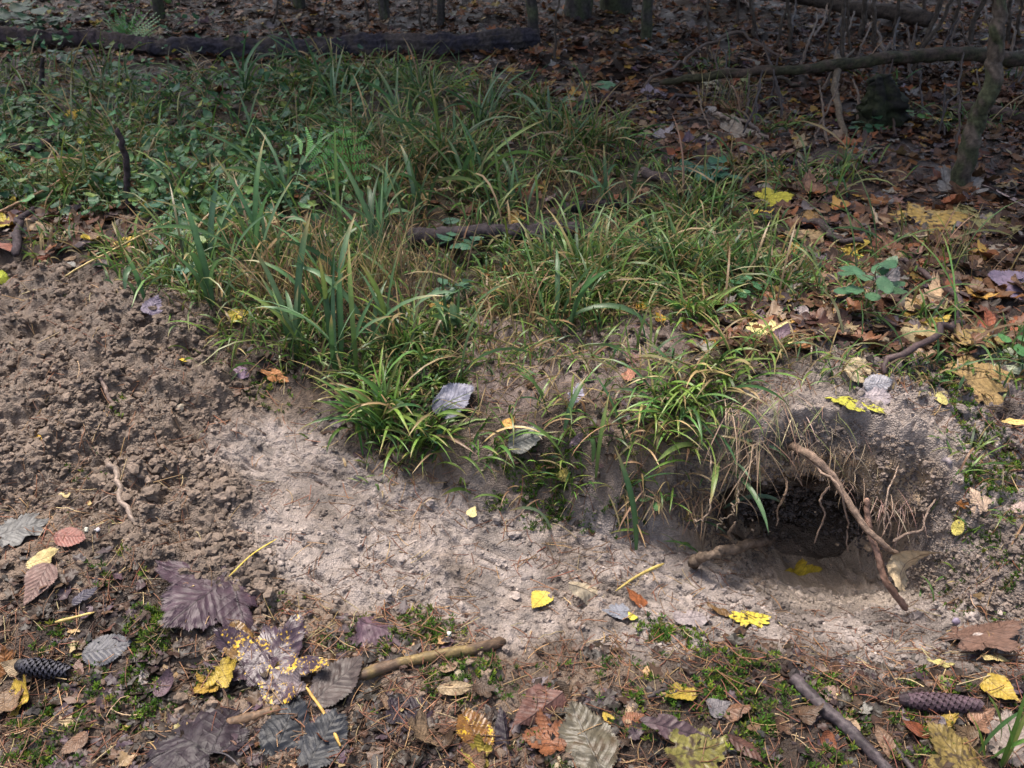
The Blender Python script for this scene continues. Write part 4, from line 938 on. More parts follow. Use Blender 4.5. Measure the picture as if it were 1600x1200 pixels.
V = np.stack(Vn, 1).reshape(-1, 3); F0 = grid_faces(5, 3, True)
F = (F0[None] + (np.arange(n) * 15)[:, None, None]).reshape(-1, 4)
C = np.repeat(pick([(.22, .11, .06), (.12, .065, .04), (.32, .20, .10), (.40, .30, .17), (.18, .07, .04)], [3, 4, 1.6, 1, 2], n, g), 15, 0)
tag(link('pine_needles', mesh_np('pine_needles', V, F, C, M_NEEDLE)), 'fallen brown pine needles strewn over the soil', 'pine needles', kind='stuff')

# ------------------------------------------------------------------ sticks, branches, logs
def stick(name, pts, r0px, r1px, colr, label, cat, lift=.5, seed=0, wig=.25, n=26, ns=9, m=None, col2=None, rough=.12, group=None, branches=()):
    W = []
    for q in pts:
        p = at(q[0], q[1]) if len(q) < 4 else uvy(q[0], q[1], q[3])
        k = pxm(p); h = q[2] if len(q) > 2 else None
        p = p + Vector((0, 0, (max(r0px, r1px) * .5 / k) * lift if h is None else h)); W.append(p)
    k = pxm(W[0]); k1 = pxm(W[-1]); mb = MB(); o0 = W[0]
    tube(mb, W, r0px * .5 / k, r1px * .5 / k1, colr, n, ns, rough, seed, wig, col2)
    me = mb.mesh(name, m or M_WOOD, o0); o = link(name, me, None, o0); tag(o, label, cat, group)
    for bi, (bp, br) in enumerate(branches):
        Wb = [Vector(W[0]) * 0 + (at(q[0], q[1]) + Vector((0, 0, q[2])) if len(q) == 3 else uvy(q[0], q[1], q[3])) for q in bp]
        mb = MB(); tube(mb, Wb, br * .5 / pxm(Wb[0]), br * .25 / pxm(Wb[-1]), colr, 14, 6, rough, seed + bi + 5, wig)
        link('side_twig', mb.mesh('side_twig', m or M_WOOD, o0), o)
    return o
BK = (.045, .035, .035); DB = (.07, .048, .038); MB_ = (.14, .10, .075); GB = (.22, .17, .14)
stick('stick', [(560,1060),(640,1035),(720,1018),(790,1006)], 19, 15, (.17, .12, .05), 'olive brown stick lying in front of the pale trench', 'stick', seed=1, wig=.05, ns=12, rough=.1, col2=(.11, .07, .045))
stick('stick', [(1236,1066),(1290,1115),(1345,1165),(1400,1225)], 21, 17, (.035, .026, .03), 'long dark stick slanting down to the bottom edge', 'stick', seed=2, wig=.05, ns=16, n=50, lift=1.0, rough=.2, col2=(.07, .055, .06))
stick('stick', [(1388,1160),(1412,1190),(1440,1225)], 11, 9, BK, 'short dark stick right of the long dark stick', 'stick', seed=3, wig=.05)
stick('stick', [(355,1135),(395,1124),(440,1112)], 18, 16, (.14, .085, .05), 'short brown stick by the dark purple maple leaf', 'stick', seed=4, wig=.05)
stick('twig', [(175,722),(190,745),(200,775),(215,822)], 10, 8, GB, 'pale crooked twig on the lower spoil', 'twig', seed=5, wig=.2, branches=[([(197,765,.004),(170,780,.004),(145,795,.003)], 5)])
stick('twig', [(150,585),(165,610),(184,648)], 9, 5, (.17, .12, .10), 'thin brown twig half sunk in the upper spoil', 'twig', seed=6)
stick('twig', [(240,968),(222,1000),(224,1040),(250,1072),(285,1095),(300,1128),(330,1135)], 7, 4, BK, 'curved black twig beside the slate blue leaf', 'twig', seed=7, n=40, lift=1)
stick('twig', [(1012,1095),(1040,1085),(1075,1080),(1100,1066),(1105,1078)], 7, 4, BK, 'black forked rootlet on moss at the bottom', 'twig', seed=8, lift=1, branches=[([(1060,1083,.004),(1040,1092,.003),(1000,1092,.002)], 4)])
stick('twig', [(80,1008),(140,1000),(205,1004)], 6, 3, (.08, .06, .07), 'thin violet grey twig above the slate blue leaf', 'twig', seed=9)
stick('twig', [(90,982,.012),(152,969,.016)], 5, 4, (.55, .40, .14), 'straight yellow straw above the small dark cone', 'straw', seed=10, wig=.01, n=8)
stick('leaf_stalk', [(961,937,.02),(995,920,.03),(1034,904,.035)], 3, 6, (.42, .32, .10), 'yellow leaf stalk sticking up from the bluish leaf', 'stalk', seed=11, wig=.02, n=10, rough=.04)
stick('leaf_stalk', [(480,1080,.01),(505,1120,.012),(533,1172,.008)], 4, 6, (.48, .30, .08), 'orange yellow stalk running over the dark ribbed leaves', 'stalk', seed=12, wig=.04, n=10, rough=.04)
stick('twig', [(1300,1085),(1335,1105),(1345,1110)], 7, 5, (.52, .38, .16), 'pale broken twig right of the long dark stick', 'twig', seed=13)
stick('branch', [(1000,285),(1070,310),(1150,325),(1240,345),(1290,375),(1345,400)], 17, 9, (.085, .065, .065), 'grey fallen branch crossing the bank behind the grass', 'branch', seed=14, wig=.15, n=50, m=M_BARK, lift=2.5)
stick('twig', [(1380,592),(1420,568),(1450,540),(1462,500),(1458,460),(1430,430),(1405,415)], 12, 9, (.07, .045, .045), 'curved dark twig arching over the tan leaves', 'twig', seed=15, n=46, lift=1.4, branches=[([(1450,540,.01),(1470,530,.008),(1490,510,.004)], 5)])
stick('twig', [(1195,390),(1250,410),(1310,422)], 6, 5, (.24, .17, .13), 'thin pale twig on the bank above the herb', 'twig', seed=16)
stick('twig', [(1360,340,.02),(1380,362,.02),(1420,380,.02),(1480,385,.01)], 6, 3, (.36, .28, .19), 'pale bent root twig by the tan yellow maple leaf', 'twig', seed=17)
stick('branch', [(1302,125,.10),(1302,165,.04),(1312,205,.02),(1330,230)], 11, 9, (.17, .13, .09), 'short bent branch leaning by the dark hollow', 'branch', seed=18, m=M_BARK, wig=.06)
stick('branch', [(1325,178,.0),(1350,150,.04),(1382,105,.1)], 6, 6, (.13, .10, .08), 'thin branch leaning against the mossy pole log', 'branch', seed=19, m=M_BARK)
stick('twig', [(985,160),(1060,163),(1150,162),(1200,160)], 7, 5, BK, 'thin horizontal dark twig under the lilac leaf', 'twig', seed=20)
stick('twig', [(1100,180),(1150,200),(1210,225)], 7, 6, GB, 'grey twig leading to the pale beige maple leaf', 'twig', seed=21)
stick('twig', [(1010,145,.01),(1060,110,.05),(1130,92,.09),(1250,100,.03)], 5, 4, (.13, .09, .07), 'thin arching branch in front of the mossy pole', 'twig', seed=22)
stick('twig', [(1195,130,.01),(1280,128,.01),(1330,100,.06)], 6, 4, (.14, .11, .08), 'thin brown twig right under the mossy pole', 'twig', seed=23)
stick('branch', [(183,200,.02),(195,260,.0),(210,330,-.01)], 11, 12, (.06, .045, .045), 'dark dead stem standing in the left grass', 'dead stem', seed=24, m=M_BARK) if False else None
def standing(u, v, ytop_v, r0, r1, du, colr, label, seed, name='dead_stem', cat='stem', m=None, wig=.15, bumps=()):
    p = at(u, v); k = pxm(p); top = uvy(u + du, ytop_v, p[1] + .03)
    mid = [(Vector(p) * (1 - t) + top * t + Vector((dx / k, 0, 0))) for t, dx in bumps]
    mb = MB(); tube(mb, [p - Vector((0, 0, .03))] + mid + [top], r0 * .5 / k, r1 * .5 / k, colr, 30, 10, .1, seed, wig)
    return tag(link(name, mb.mesh(name, m or M_BARK, p), None, p), label, cat)
standing(210, 335, 200, 11, 8, -26, (.05, .035, .04), 'dark dead stem standing in the left grass', 24)
standing(44, 300, 245, 8, 5, 8, (.40, .28, .15), 'pale split stub at the left edge behind the pinkish leaf', 25)
standing(62, 160, 90, 9, 6, 4, BK, 'thin black stem among the green plants at upper left', 26)
stick('branch', [(-30,262,.03),(40,252,.03),(80,238,.03),(112,226,.02)], 16, 18, (.07, .055, .055), 'rotten dark branch at the left edge in the grass', 'branch', seed=27, m=M_BARK)
stick('branch', [(30,412,.02),(42,370,.03),(60,345,.04)], 14, 8, (.06, .045, .05), 'short dark stub leaning on the spoil', 'branch', seed=28, m=M_BARK)
stick('twig', [(-20,355,.03),(60,330,.05),(130,296,.06)], 4, 3, (.36, .22, .13), 'long thin reddish straw across the left edge', 'straw', seed=29, wig=.05)
stick('twig', [(105,445,.02),(200,410,.05),(280,385,.07)], 3, 3, (.46, .36, .16), 'yellow straw leaning over the spoil top', 'straw', seed=30, wig=.03)
# logs
stick('fallen_log', [(-90,70),(60,74),(150,78),(245,86)], 31, 29, (.06, .042, .046), 'dark fallen log at the far left end', 'log', seed=31, wig=.04, m=M_BARK, ns=30, n=80, lift=.7, rough=.2, col2=(.07, .05, .04))
stick('fallen_log', [(232,88),(400,90),(560,88),(700,84),(842,74)], 29, 34, (.04, .034, .044), 'long dark blue grey log behind the grass', 'log', seed=32, wig=.03, m=M_BARK, ns=30, n=140, lift=.7, rough=.2, col2=(.07, .055, .05))
stick('fallen_log', [(640,390),(740,384),(820,384),(905,378)], 30, 26, (.05, .04, .045), 'short rotten log half buried in the middle of the grass', 'log', seed=33, wig=.08, m=M_BARK, ns=24, n=60, lift=1.3, rough=.16)
stick('fallen_log', [(880,335),(950,330),(1010,325)], 20, 16, (.04, .03, .035), 'small rotten log piece behind the grass', 'log', seed=34, wig=.1, m=M_BARK, ns=14, lift=1)
stick('fallen_log', [(1050,-8),(1150,8),(1260,28),(1360,48),(1450,62)], 24, 22, (.06, .045, .036), 'brown fallen pole slanting across the top right', 'log', seed=35, wig=.05, m=M_BARK, ns=14, n=60, lift=2)
stick('fallen_log', [(1030,142,.03),(1180,146,.07),(1320,142,.09),(1440,132,.10),(1600,124,.08)], 11, 21, (.085, .058, .042), 'mossy fallen pole resting above the dark hollow', 'log', col2=(.055, .05, .025), seed=36, wig=.06, m=M_BARK, ns=14, n=70)
stick('fallen_log', [(1500,172),(1570,185),(1640,205)], 22, 18, (.08, .055, .045), 'dark log end right of the leaning trunk', 'log', seed=37, wig=.1, m=M_BARK, ns=14)

# ------------------------------------------------------------------ trees with unseen crowns added overhead to darken the background
def shade_crown_mesh(c, R, n, seed, colr):
    g = np.random.default_rng(seed); k = 26; cl = g.normal(0, 1, (k, 3)); cl /= np.linalg.norm(cl, axis=1)[:, None]; cl = cl * np.array(R) * g.uniform(.3, 1, (k, 1)) + np.array(c)
    w_ = g.integers(0, k, n); P = cl[w_] + g.normal(0, .2, (n, 3)) * np.array(R)[None]
    s = g.uniform(.06, .13, n); A = g.normal(0, 1, (n, 3)); A /= np.linalg.norm(A, axis=1)[:, None]; B = np.cross(A, g.normal(0, 1, (n, 3))); B /= np.linalg.norm(B, axis=1)[:, None]
    V = np.stack([P - A * s[:, None], P - B * s[:, None] * .5, P + A * s[:, None], P + B * s[:, None] * .5], 1).reshape(-1, 3)
    C = np.repeat(pick([colr, tuple(np.array(colr) * 1.5), (.2, .16, .03)], [3, 2, 1], n, g), 4, 0)
    return mesh_np('shade_crown', V, np.arange(4 * n).reshape(-1, 4), C, M_GREEN, False)
def tree(u, v, wpx, label, seed, hgt=6, lean=0, R=(1.5, 1.5, 1.2), n=3500, pts=None, colr=(.06, .05, .045), shade_crown=True):
    p = at(u, v); k = pxm(p); root = D.objects.new('tree', None); COL.objects.link(root); root.location = p; tag(root, label, 'tree')
    r = wpx * .5 / k; mb = MB()
    P_ = [Vector((0, 0, -.1)), Vector((lean * .3, 0, hgt * .3)), Vector((lean, .1, hgt))] if pts is None else pts
    tube(mb, P_, r * 1.15, r * .5, colr, 50, 16, .06, seed, .02, (.07, .075, .04)); link('trunk', mb.mesh('trunk', M_BARK), root)
    top = P_[-1]; gg = random.Random(seed)
    for b in range(5):
        s = P_[-2].lerp(top, .2 + .16 * b); a = gg.uniform(0, 6.28)
        mb = MB(); tube(mb, [s, s + Vector((math.cos(a) * .5, math.sin(a) * .5, .35)), s + Vector((math.cos(a) * 1.1, math.sin(a) * 1.1, .55))], r * .35, r * .1, colr, 14, 6, .1, seed + b, .1)
        link('limb', mb.mesh('limb', M_BARK), root)
    if shade_crown: link('shade_crown', shade_crown_mesh(tuple(top), R, n, seed, (.05, .11, .03)), root)
    return root
p = at(1502, 292); kk_ = pxm(p)
def rel(u, v, dy): return uvy(u, v, p[1] + dy) - p
tree(1502, 292, 27, 'slender crooked grey brown trunk at the right', 1, 4, pts=[Vector((0, 0, -.08)), rel(1507, 240, .0), rel(1518, 190, .02), rel(1534, 140, .02), rel(1548, 90, .03), rel(1556, 40, .04), rel(1561, 0, .05), rel(1560, -220, .1), Vector((.35, .3, 3.0))], R=(1.2, 1.2, .8), n=1800, colr=(.10, .078, .062))
for k, (u, v, wp, lab) in enumerate([(246,28,15,'thin dark trunk behind the left log'),(606,30,15,'dark trunk behind the log, left of three'),(690,42,12,'greenish thin trunk behind the log, middle of three'),(836,72,16,'dark green trunk at the right end of the long log'),
        (1008,62,16,'dark trunk standing in the litter at the top middle'),(905,30,40,'broad black trunk at the top edge, leftmost of the broad ones'),(960,18,46,'broad black trunk at the top edge beside the thin one'),(470,12,18,'dim trunk far behind the grass')]):
    tree(u, v, wp, lab, 10 + k, 4.2, (-1) ** k * .2, R=(1.7, 1.6, .9), n=4600)
for k, (X, Y, wd) in enumerate([(-4.8, 6.2, .16), (4.2, 5.2, .14), (-2.9, 7.4, .2), (3.2, 7.8, .2), (.4, 8.6, .2), (-1.2, 9.5, .22), (1.8, 10, .22)]):  # unseen trees added so their crowns keep sky light off the background
    r_ = D.objects.new('tree', None); COL.objects.link(r_); r_.location = (X, Y, float(H(X, Y)))
    tag(r_, ['unseen tree added for shade beyond the left edge', 'unseen tree added for shade beyond the right edge', 'unseen far tree added for shade behind the left log', 'unseen far tree added for shade behind the right poles', 'unseen far tree added for shade straight behind the long log', 'unseen far tree added for shade behind the left of the long log', 'unseen far tree added for shade behind the top middle'][k], 'tree')
    mb = MB(); tube(mb, [(0, 0, -.2), (.05, .02, 2.5), (.1, 0, 6.5)], wd, wd * .5, (.06, .05, .045), 40, 16, .06, k, .02); link('trunk', mb.mesh('trunk', M_BARK), r_)
    link('shade_crown', shade_crown_mesh((.1, 0, 5.6), (2.3, 2.3, 1.6), 5000, 60 + k, (.05, .11, .03)), r_)
p_ = at(1382, 196); k_ = pxm(p_); mb = MB(); tube(mb, [p_ - Vector((0, 0, .05)), uvy(1378, 160, p_[1]), uvy(1372, 118, p_[1] + .03)], 38 / k_, 17 / k_, (.014, .013, .011), 24, 28, .38, 77, .03, (.03, .035, .015))  # near-black form added in place of the hollow's shade
tag(link('hollow_form', mb.mesh('hollow_form', M_BARK, p_), None, p_), 'near black form standing in for the dark hollow under the mossy fallen pole', 'hollow_form')
r_ = D.objects.new('tree', None); COL.objects.link(r_); r_.location = (-2.7, .9, float(H(-2.7, .9))); tag(r_, 'unseen tree added at the left whose low bough shades the foreground', 'tree')
mb = MB(); tube(mb, [(0, 0, -.2), (.05, .02, 1.2), (.1, 0, 4.0)], .09, .05, (.06, .05, .045), 40, 16, .06, 5, .02); link('trunk', mb.mesh('trunk', M_BARK), r_)
mb = MB(); tube(mb, [(.05, .02, 1.3), (1.2, .1, 1.9), (3.9, .1, 2.15)], .04, .012, (.06, .05, .045), 40, 10, .06, 6, .03); link('limb', mb.mesh('limb', M_BARK), r_)  # bough of the added tree, set in the sun's path to shade the foreground
link('shade_crown', shade_crown_mesh((2.7, .0, 2.1), (1.45, .30, .10), 1300, 90, (.05, .11, .03)), r_)
# thin saplings at top right
SP = [(1180,62,-30,4,-12),(1150,40,-20,3,6),(1105,90,25,3,2),(1289,88,-10,3,8),(1312,110,-10,5,14),(1345,60,-10,6,8),(1368,75,-10,5,-6),(1395,60,-10,4,14),(1425,95,-10,5,50),(1440,70,-10,4,36),(1450,45,-10,4,-4),(1480,60,-10,4,30),(1508,70,-10,6,40),(1576,70,-10,5,6),(1595,60,-10,4,4),(1415,118,10,5,70),(866,100,10,3,6),(420,40,-10,3,18),(500,50,20,2,12),(660,50,-10,3,-6),(668,48,-10,3,4),(576,40,-10,3,-12),(1210,75,-10,3,30),(1240,80,-10,4,-18),(1330,100,-10,3,-10)]
for k, (u, v, vt, wp, du) in enumerate(SP):
    grp = 'thin bare saplings in the dark undergrowth'
    o = standing(u, v, vt - 60, wp * 1.6, wp * .9, du * 1.4, (.085, .065, .05), 'thin bare sapling in the dark undergrowth at the top', 200 + k, 'sapling', 'sapling', wig=.12)
    o['group'] = grp
# dark upright brush by the hollow
for k in range(44):
    u = 1120 + 11 * k + random.uniform(-8, 8); dd_ = random.uniform(-35, 35); v = random.uniform(60, 240)
    stick('twig', [(u, v, .0), (u + dd_ * .5 + random.uniform(-4, 4), v - 20, random.uniform(.04, .08)), (u + dd_, v - 42, random.uniform(.08, .14))], random.uniform(3, 7), 2.5, random.choice([DB, MB_, BK]), 'thin dead twig in the tangle around the dark hollow', 'twig', seed=400 + k, group='twigs tangled around the black stump', m=M_WOOD, wig=.09)
for k in range(24):
    u = random.uniform(850, 1590); v = random.uniform(240, 420) if u > 1180 else random.uniform(90, 230); a = random.uniform(-60, 60)
    stick('twig', [(u, v), (u + a, v + random.uniform(-12, 12)), (u + 2 * a, v + random.uniform(-18, 18))], random.uniform(3, 6), 2.5, random.choice([DB, MB_, BK, GB]), 'thin dead twig lying in the litter at the right', 'twig', seed=340 + k, group='thin twigs in the litter at the right', lift=1.2, wig=.09)

# ------------------------------------------------------------------ roots at the burrow
RC = (.20, .14, .105)
def root_(name, pts, w0, w1, colr, label, seed, wig=.2, kids=(), ns=10, rough=.18):
    W = [uvy(u, v, y_) for u, v, y_ in pts]; mb = MB(); k0, k1 = pxm(W[0]), pxm(W[-1])
    tube(mb, W, w0 * .5 / k0, w1 * .5 / k1, colr, 44, ns, rough, seed, wig)
    o = link(name, mb.mesh(name, M_ROOT, W[0]), None, W[0]); tag(o, label, 'root')
    for q, (kp, kw) in enumerate(kids):
        Wk = [uvy(u, v, y_) for u, v, y_ in kp]; mb = MB(); tube(mb, Wk, kw * .5 / pxm(Wk[0]), kw * .22 / pxm(Wk[-1]), np.array(colr) * 1.1, 26, 6, .1, seed + q + 9, .16)
        link('rootlet', mb.mesh('rootlet', M_WOOD, W[0]), o)
    return o
root_('root', [(1215,690,1.33),(1238,697,1.24),(1270,712,1.19),(1300,745,1.16),(1345,810,1.10),(1380,845,1.07),(1405,866,1.06)], 14, 6, RC, 'thick bare root slanting down across the burrow mouth', 1, .06,
   [([(1240,704,1.22),(1290,745,1.15),(1312,775,1.12),(1323,820,1.11),(1325,862,1.11)], 5), ([(1296,758,1.15),(1285,785,1.14),(1290,800,1.14),(1280,830,1.14),(1272,850,1.14)], 4.5), ([(1240,705,1.2),(1243,740,1.19),(1254,760,1.19)], 4)], 12)
root_('root', [(1354,778,1.12),(1358,815,1.10),(1372,860,1.07),(1388,905,1.04),(1416,953,1.02)], 8, 12, (.23, .14, .105), 'reddish bare root running down to the soil right of the mouth', 2, .08, ns=12, rough=.16)
root_('root', [(1396,846,1.07),(1415,838,1.09),(1437,830,1.10),(1444,805,1.12),(1462,780,1.15)], 5, 2.5, (.20, .145, .115), 'short curved root joining the crossed roots from the right', 3, .1)
root_('root', [(1404,728,1.20),(1392,755,1.15),(1383,800,1.12),(1381,838,1.10)], 2.5, 3, (.30, .22, .17), 'thin pale root hanging straight right of the mouth', 4, .1, [([(1386,800,1.12),(1393,820,1.11),(1388,840,1.11)], 3)])
root_('root', [(1085,875,1.13),(1105,868,1.115),(1135,852,1.14),(1160,856,1.165),(1190,846,1.215),(1205,840,1.25)], 18, 11, (.13, .095, .07), 'stubby brown root at the left corner of the mouth', 5, .2, [([(1150,852,1.15),(1140,835,1.13),(1150,815,1.12)], 7), ([(1170,850,1.18),(1188,862,1.19),(1200,872,1.21)], 8)], 14, .2)
root_('root', [(1228,745,1.22),(1229,765,1.2),(1218,790,1.2),(1213,822,1.2)], 4, 2.5, (.32, .22, .15), 'thin kinked rootlet dangling from the roof at left', 6, .16, [([(1226,775,1.2),(1216,790,1.2)], 3)])
root_('root', [(1112,660,1.27),(1120,720,1.2),(1112,780,1.16),(1100,815,1.15),(1085,830,1.15)], 3, 2.5, (.36, .27, .20), 'thin root looping down the bank left of the mouth', 7, .4)
root_('root', [(1178,700,1.2),(1172,770,1.16),(1150,800,1.15),(1120,828,1.15)], 3, 2.2, (.36, .27, .19), 'thin root bending left beside the hanging straws', 8, .4)
# bunches of fine hanging roots
def bunch(u, v, y_, n, h, label, seed, spread=(.03, .01), azm=-1.57, colr=((.32, .24, .16), (.22, .15, .10), (.15, .10, .07), (.14, .16, .06)), w_=.0014):
    g = np.random.default_rng(seed + 900); p = uvy(u, v, y_)
    P = np.array(p)[None] + g.normal(0, 1, (n, 3)) * np.array([spread[0], spread[1], .012])
    V, F, C = blades(P, h * g.uniform(.4, 1.2, n), w_ * g.uniform(.6, 1.6, n), g.normal(azm, .9, n), g.uniform(1.5, 2.3, n), g.uniform(.6, 1.2, n) , pick(colr, [1] * len(colr), n, g), 9, seed, False, None, True)
    return tag(link('root_bunch', mesh_np('root_bunch', V - np.array(p), F, C, M_NEEDLE), None, p), label, 'roots')
bunch(1205, 612, 1.30, 52, .16, 'pale straw like roots spilling over the lip', 1, (.022, .01))
bunch(1180, 690, 1.22, 26, .12, 'pale fine roots hanging left above the mouth', 2, (.02, .01))
bunch(1140, 640, 1.27, 60, .14, 'brown fine roots trailing beside the green tuft', 3, (.03, .01))
bunch(1300, 690, 1.235, 40, .07, 'brown hair roots under the yellow green leaf', 4, (.035, .01), colr=((.16, .11, .08), (.24, .17, .12)), w_=.001)
bunch(1330, 740, 1.225, 24, .05, 'short hair roots behind the thick root', 5, (.02, .008), colr=((.18, .13, .09), (.28, .2, .14)), w_=.001)
bunch(1395, 780, 1.19, 50, .08, 'tangled hair roots right of the mouth', 6, (.02, .006), colr=((.20, .14, .11), (.30, .22, .17)), w_=.001)
bunch(1050, 765, 1.22, 70, .08, 'dead brown grass matted under the green tuft', 7, (.05, .012), colr=((.22, .14, .08), (.32, .22, .12)), w_=.0022)
bunch(1250, 640, 1.27, 40, .07, 'thin roots on the lip above the thick root', 8, (.04, .01), w_=.0012)

# withered leaf caught on the roots
me = leaf_mesh('willow_leaf', 'oval', 777, MV_LEAF, rings=10, curl=.5, fold=.6, wave=.16, ragged=.5, sub=5)
o = link('withered_leaf', me); o.color = (.52, .40, .25, 1); q = uvy(1412, 888, 1.035); o.location = q; o.scale = (.085,) * 3; o.rotation_euler = (math.radians(70), .35, .3)
tag(o, 'beige crumpled leaf caught upright on the reddish root', 'leaf')

# ------------------------------------------------------------------ spruce cone and small things
def cone(u0, v0, u1, v1, wpx, colr, label, seed, name='spruce_cone'):
    a = at(u0, v0); b = at(u1, v1); k = pxm(a); r = wpx * .5 / k; a = a + Vector((0, 0, r * .8)); b = b + Vector((0, 0, r * .75)); L = (b - a).length
    mb = MB(); tube(mb, [a, a.lerp(b, .33), a.lerp(b, .66), b], r * .72, r * .6, np.array(colr) * .4, 16, 10, .03, seed)
    X = (b - a).normalized(); Y = Vector((0, 0, 1)).cross(X).normalized(); Z = X.cross(Y)
    n = int(190 * L / .12)
    for i in range(n):
        t = (i + .5) / n; th = i * 2.39996; prof = r * (math.sin(math.pi * (.08 + .84 * t)) ** .45) * (1 - .12 * t)
        c0 = a + X * (L * t); d = Y * math.cos(th) + Z * math.sin(th); s = X.cross(d); w_ = r * .36; l_ = L * .052 + .003
        p0 = c0 + d * prof * .72
        V = [p0 - s * w_ * .7, p0 + s * w_ * .7, p0 + X * l_ * .7 + d * prof * .25 + s * w_, p0 + X * l_ * 1.15 + d * prof * .30, p0 + X * l_ * .7 + d * prof * .25 - s * w_, p0 + X * l_ * .6 + d * prof * .36]
        cc = np.array([np.array(colr) * q for q in (.45, .45, .95, 1.35, .95, 1.2)]) * (1 + .15 * math.sin(i * 7.7))
        mb.add([list(q) for q in V], [[0, 1, 2, 5], [0, 5, 4, 0], [5, 2, 3, 3], [5, 3, 4, 4]][:1] + [[0, 5, 4, 4], [5, 2, 3, 3], [5, 3, 4, 4]], cc)
    return tag(link(name, mb.mesh(name, M_WOOD, a, False), None, a), label, 'cone')
cone(1402, 1102, 1524, 1110, 31, (.07, .043, .055), 'long purple brown spruce cone lying at the lower right', 1)
cone(30, 1048, 108, 1058, 30, (.028, .028, .04), 'short blue black cone at the lower left', 2)
for k, (u, v, s, lab, cc) in enumerate([(700, 993, 12, 'small white pebble on the moss above the olive stick', (.6, .6, .58)), (135, 829, 9, 'white pebble right above the brick red leaf', (.62, .6, .5)), (152, 829, 8, 'greyish pebble beside the white pebble', (.45, .43, .45)),
     (281, 639, 14, 'pale stone in the middle of the spoil', (.42, .36, .28)), (1480, 724, 16, 'grey purple stone on the right bank', (.34, .29, .30)), (718, 1057, 20, 'tan stone between moss tufts right of the olive stick', (.34, .29, .2)), (1493, 972, 12, 'small violet stone below the right bank', (.26, .22, .30)), (623, 718, 18, 'brown clod under the green tuft', (.2, .15, .12)),(1030, 793, 6, 'tiny white snail shell under the clover leaves', (.6, .56, .5))]):
    p = at(u, v); r = s * .5 / pxm(p); mb = lumps(np.array([[0, 0, r * .3]]), np.array([r]), np.array([cc]), 70 + k); name = 'snail_shell' if 'snail' in lab else 'pebble'
    tag(link(name, mb.mesh(name, M_CRUMB), None, p), lab, name.replace('_', ' '))

# ------------------------------------------------------------------ green plants
def one_leaf(mb, base, dirn, size, colr, shp, seed, up=Vector((0, 0, 1)), rings=4):
    V, Ft, Fq, C = leaf_geo(shp, seed, rings=rings, curl=.15, fold=.15, wave=.07, sub=2, green=True)
    d = Vector(dirn).normalized(); s = d.cross(up).normalized(); n_ = s.cross(d)
    W = np.array(base)[None] + size * (V[:, :1] * np.array(s)[None] + V[:, 1:2] * np.array(d)[None] + V[:, 2:3] * np.array(n_)[None])
    mb.add(W, np.vstack([np.column_stack([Ft, Ft[:, 2]])[:, [0, 1, 2, 3]], Fq]), C * np.array(colr)[None])
def herb(u, v, hpx, leaves, label, colr, size, seed, shp='oval', name='herb', stem=(.09, .07, .04)):
    p = at(u, v); k = pxm(p); root = D.objects.new(name, None); COL.objects.link(root); root.location = p; tag(root, label, 'plant')
    top = Vector((random.uniform(-.01, .02), 0, hpx / k)); mb = MB(); tube(mb, [Vector((0, 0, -.01)), top * .5 + Vector((.006, 0, 0)), top], .0022, .0013, stem, 12, 6, .1, seed, .2); link('stem', mb.mesh('stem', M_NEEDLE), root)
    g = random.Random(seed)
    for q in range(leaves):
        t = .55 + .45 * g.random(); a = q * 2.4 + g.uniform(-.4, .4); b = top * t; r0 = g.uniform(.1, .7) * size
        mb = MB(); st = b + Vector((math.cos(a), math.sin(a), .15)) * r0
        one_leaf(mb, st, (math.cos(a), math.sin(a), g.uniform(-.35, .25)), size * g.uniform(.7, 1.1), jit(colr, .12), shp, seed * 9 + q)
        me = mb.mesh('leaf', M_GREEN); o = link('leaf', me, root)
        mb = MB(); tube(mb, [b, (b + st) / 2 + Vector((0, 0, .002)), st], .0009, .0007, stem, 5, 4, .05, q); link('leaf_stalk', mb.mesh('leaf_stalk', M_NEEDLE), o)
    return root
herb(1346, 492, 80, 13, 'dark green toothed herb on a thin stem above the burrow bank', (.075, .17, .085), .055, 1)
herb(1150, 470, 30, 8, 'low green herb between grass and the thin pale twig', (.08, .20, .09), .032, 2)
herb(1085, 290, 25, 9, 'dark green round leaved plant behind the grey branch, left', (.05, .14, .09), .065, 3)
herb(1120, 285, 22, 8, 'dark green round leaved plant behind the grey branch, right', (.05, .15, .09), .06, 4)
herb(1025, 800, 26, 5, 'small clover like plant on the bank left of the mouth', (.12, .26, .09), .022, 5, 'oval')
herb(680, 690, 18, 6, 'small round leaved plant in the green tuft', (.10, .24, .12), .022, 6)
herb(1010, 610, 10, 3, 'tiny bright green leaves left above the thick tuft', (.14, .32, .08), .022, 7)
herb(680, 570, 16, 5, 'pale round leaved seedling on the bare slope', (.12, .26, .12), .02, 8)
herb(300, 440, 26, 9, 'blue green leafy plant at the edge of the grass above the spoil', (.09, .21, .13), .035, 9)
herb(260, 345, 30, 9, 'blue green leafy plant behind the grey violet leaf', (.08, .19, .12), .045, 10)
herb(710, 400, 36, 10, 'dark leafy plant growing in front of the rotten log', (.06, .15, .09), .04, 11)
herb(700, 470, 30, 9, 'dark leafy plant in the shade below the rotten log', (.06, .14, .08), .035, 12)
herb(1580, 560, 34, 4, 'green leaves on thin stems at the right edge', (.07, .19, .06), .04, 13)
herb(60, 60, 30, 12, 'leafy plant behind the far left log', (.06, .14, .08), .12, 14)
herb(15, 40, 30, 12, 'leafy plant at the upper left corner', (.05, .12, .07), .13, 15)
herb(1345, 210, 20, 8, 'small dark green plant beside the bent branch', (.05, .12, .06), .05, 16)
herb(1430, 200, 26, 9, 'bright green moss like plant behind the upright brown leaf', (.08, .20, .03), .035, 17)
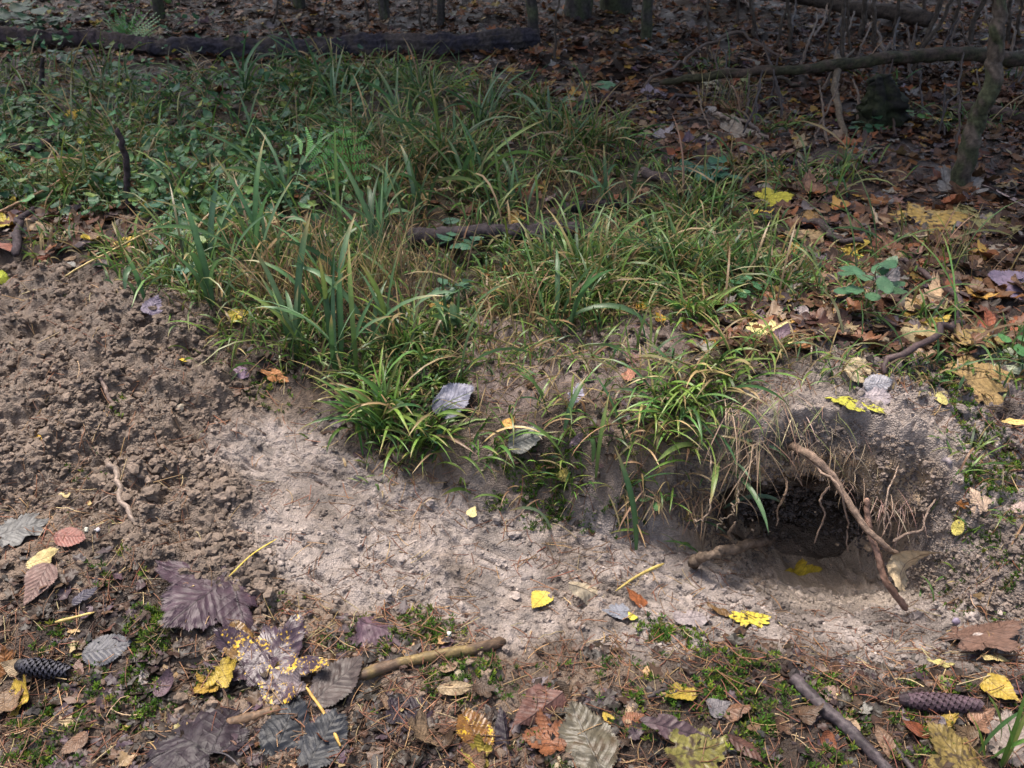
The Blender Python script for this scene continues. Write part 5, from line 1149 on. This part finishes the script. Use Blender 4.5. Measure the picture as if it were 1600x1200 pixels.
herb(40, 190, 30, 10, 'green nettle like plant at the left edge', (.07, .18, .06), .07, 18)
herb(190, 140, 30, 10, 'green leafy plant in front of the long log', (.07, .17, .08), .07, 19)
herb(110, 110, 30, 10, 'blue green leafy plant in front of the far left log', (.07, .16, .10), .075, 20)
def frond(base, P, width, colr, seed, root, npin=9):
    C = spline(P, npin * 2 + 4); mb = MB(); tube(mb, P, .0022, .0008, (.10, .14, .03), 20, 5, .03, seed); r = link('frond', mb.mesh('frond', M_GREEN), root)
    n = len(C)
    T = np.gradient(C, axis=0)
    for i in range(3, n - 1, 1):
        t = i / (n - 1)
        if i % 2: continue
        wl = width * (math.sin(math.pi * min(1, (t * .95 + .12))) ** .8) * (1 - .25 * t)
        T_ = Vector(T[i]).normalized(); sd_ = T_.cross(Vector((0, -.55, .8))).normalized()
        for sgn in (-1, 1):
            d = (sd_ * sgn + T_ * .25).normalized(); st = Vector(C[i]); up_ = d.cross(T_) * sgn * -1
            m_ = 8; mb = MB()
            for q in range(m_):
                f = q / m_; s0 = st + d * wl * f; ll = wl * .15 * (1 - f) ** .7 + .0012
                for sg2 in (-1, 1):
                    e_ = (T_ * sg2 + d * .5).normalized(); wv = d * (wl / m_ * .52)
                    tip = s0 + e_ * ll; cc = np.array(colr) * random.uniform(.8, 1.2)
                    mb.add([list(s0 - wv * .2), list(s0 + wv), list(tip + wv * .9), list(tip - wv * .1)], [[0, 1, 2, 3]], cc)
            link('pinna', mb.mesh('pinna', M_GREEN, None, False), r)
def fern(u, v, fr, label, colr, width, seed):
    p = at(u, v); root = D.objects.new('fern', None); COL.objects.link(root); root.location = p; tag(root, label, 'fern')
    for k, f in enumerate(fr):
        P = [uvy(a, b, p[1] + c_) - p for a, b, c_ in f]; frond(p, [Vector((0, 0, 0))] + P, width, colr, seed + k, root)
fern(553, 310, [[(548,255,-.02),(540,212,-.05),(530,170,-.10)], [(525,262,-.03),(485,222,-.06),(428,246,-.08)]], 'bright green fern with one upright and one arching frond', (.22, .52, .15), .08, 1)
fern(190, 72, [[(195,55,-.02),(180,42,-.05),(160,38,-.1)], [(205,50,-.02),(225,48,-.1),(240,58,-.15)]], 'pale green fern over the dark log at the upper left', (.15, .32, .10), .16, 2)
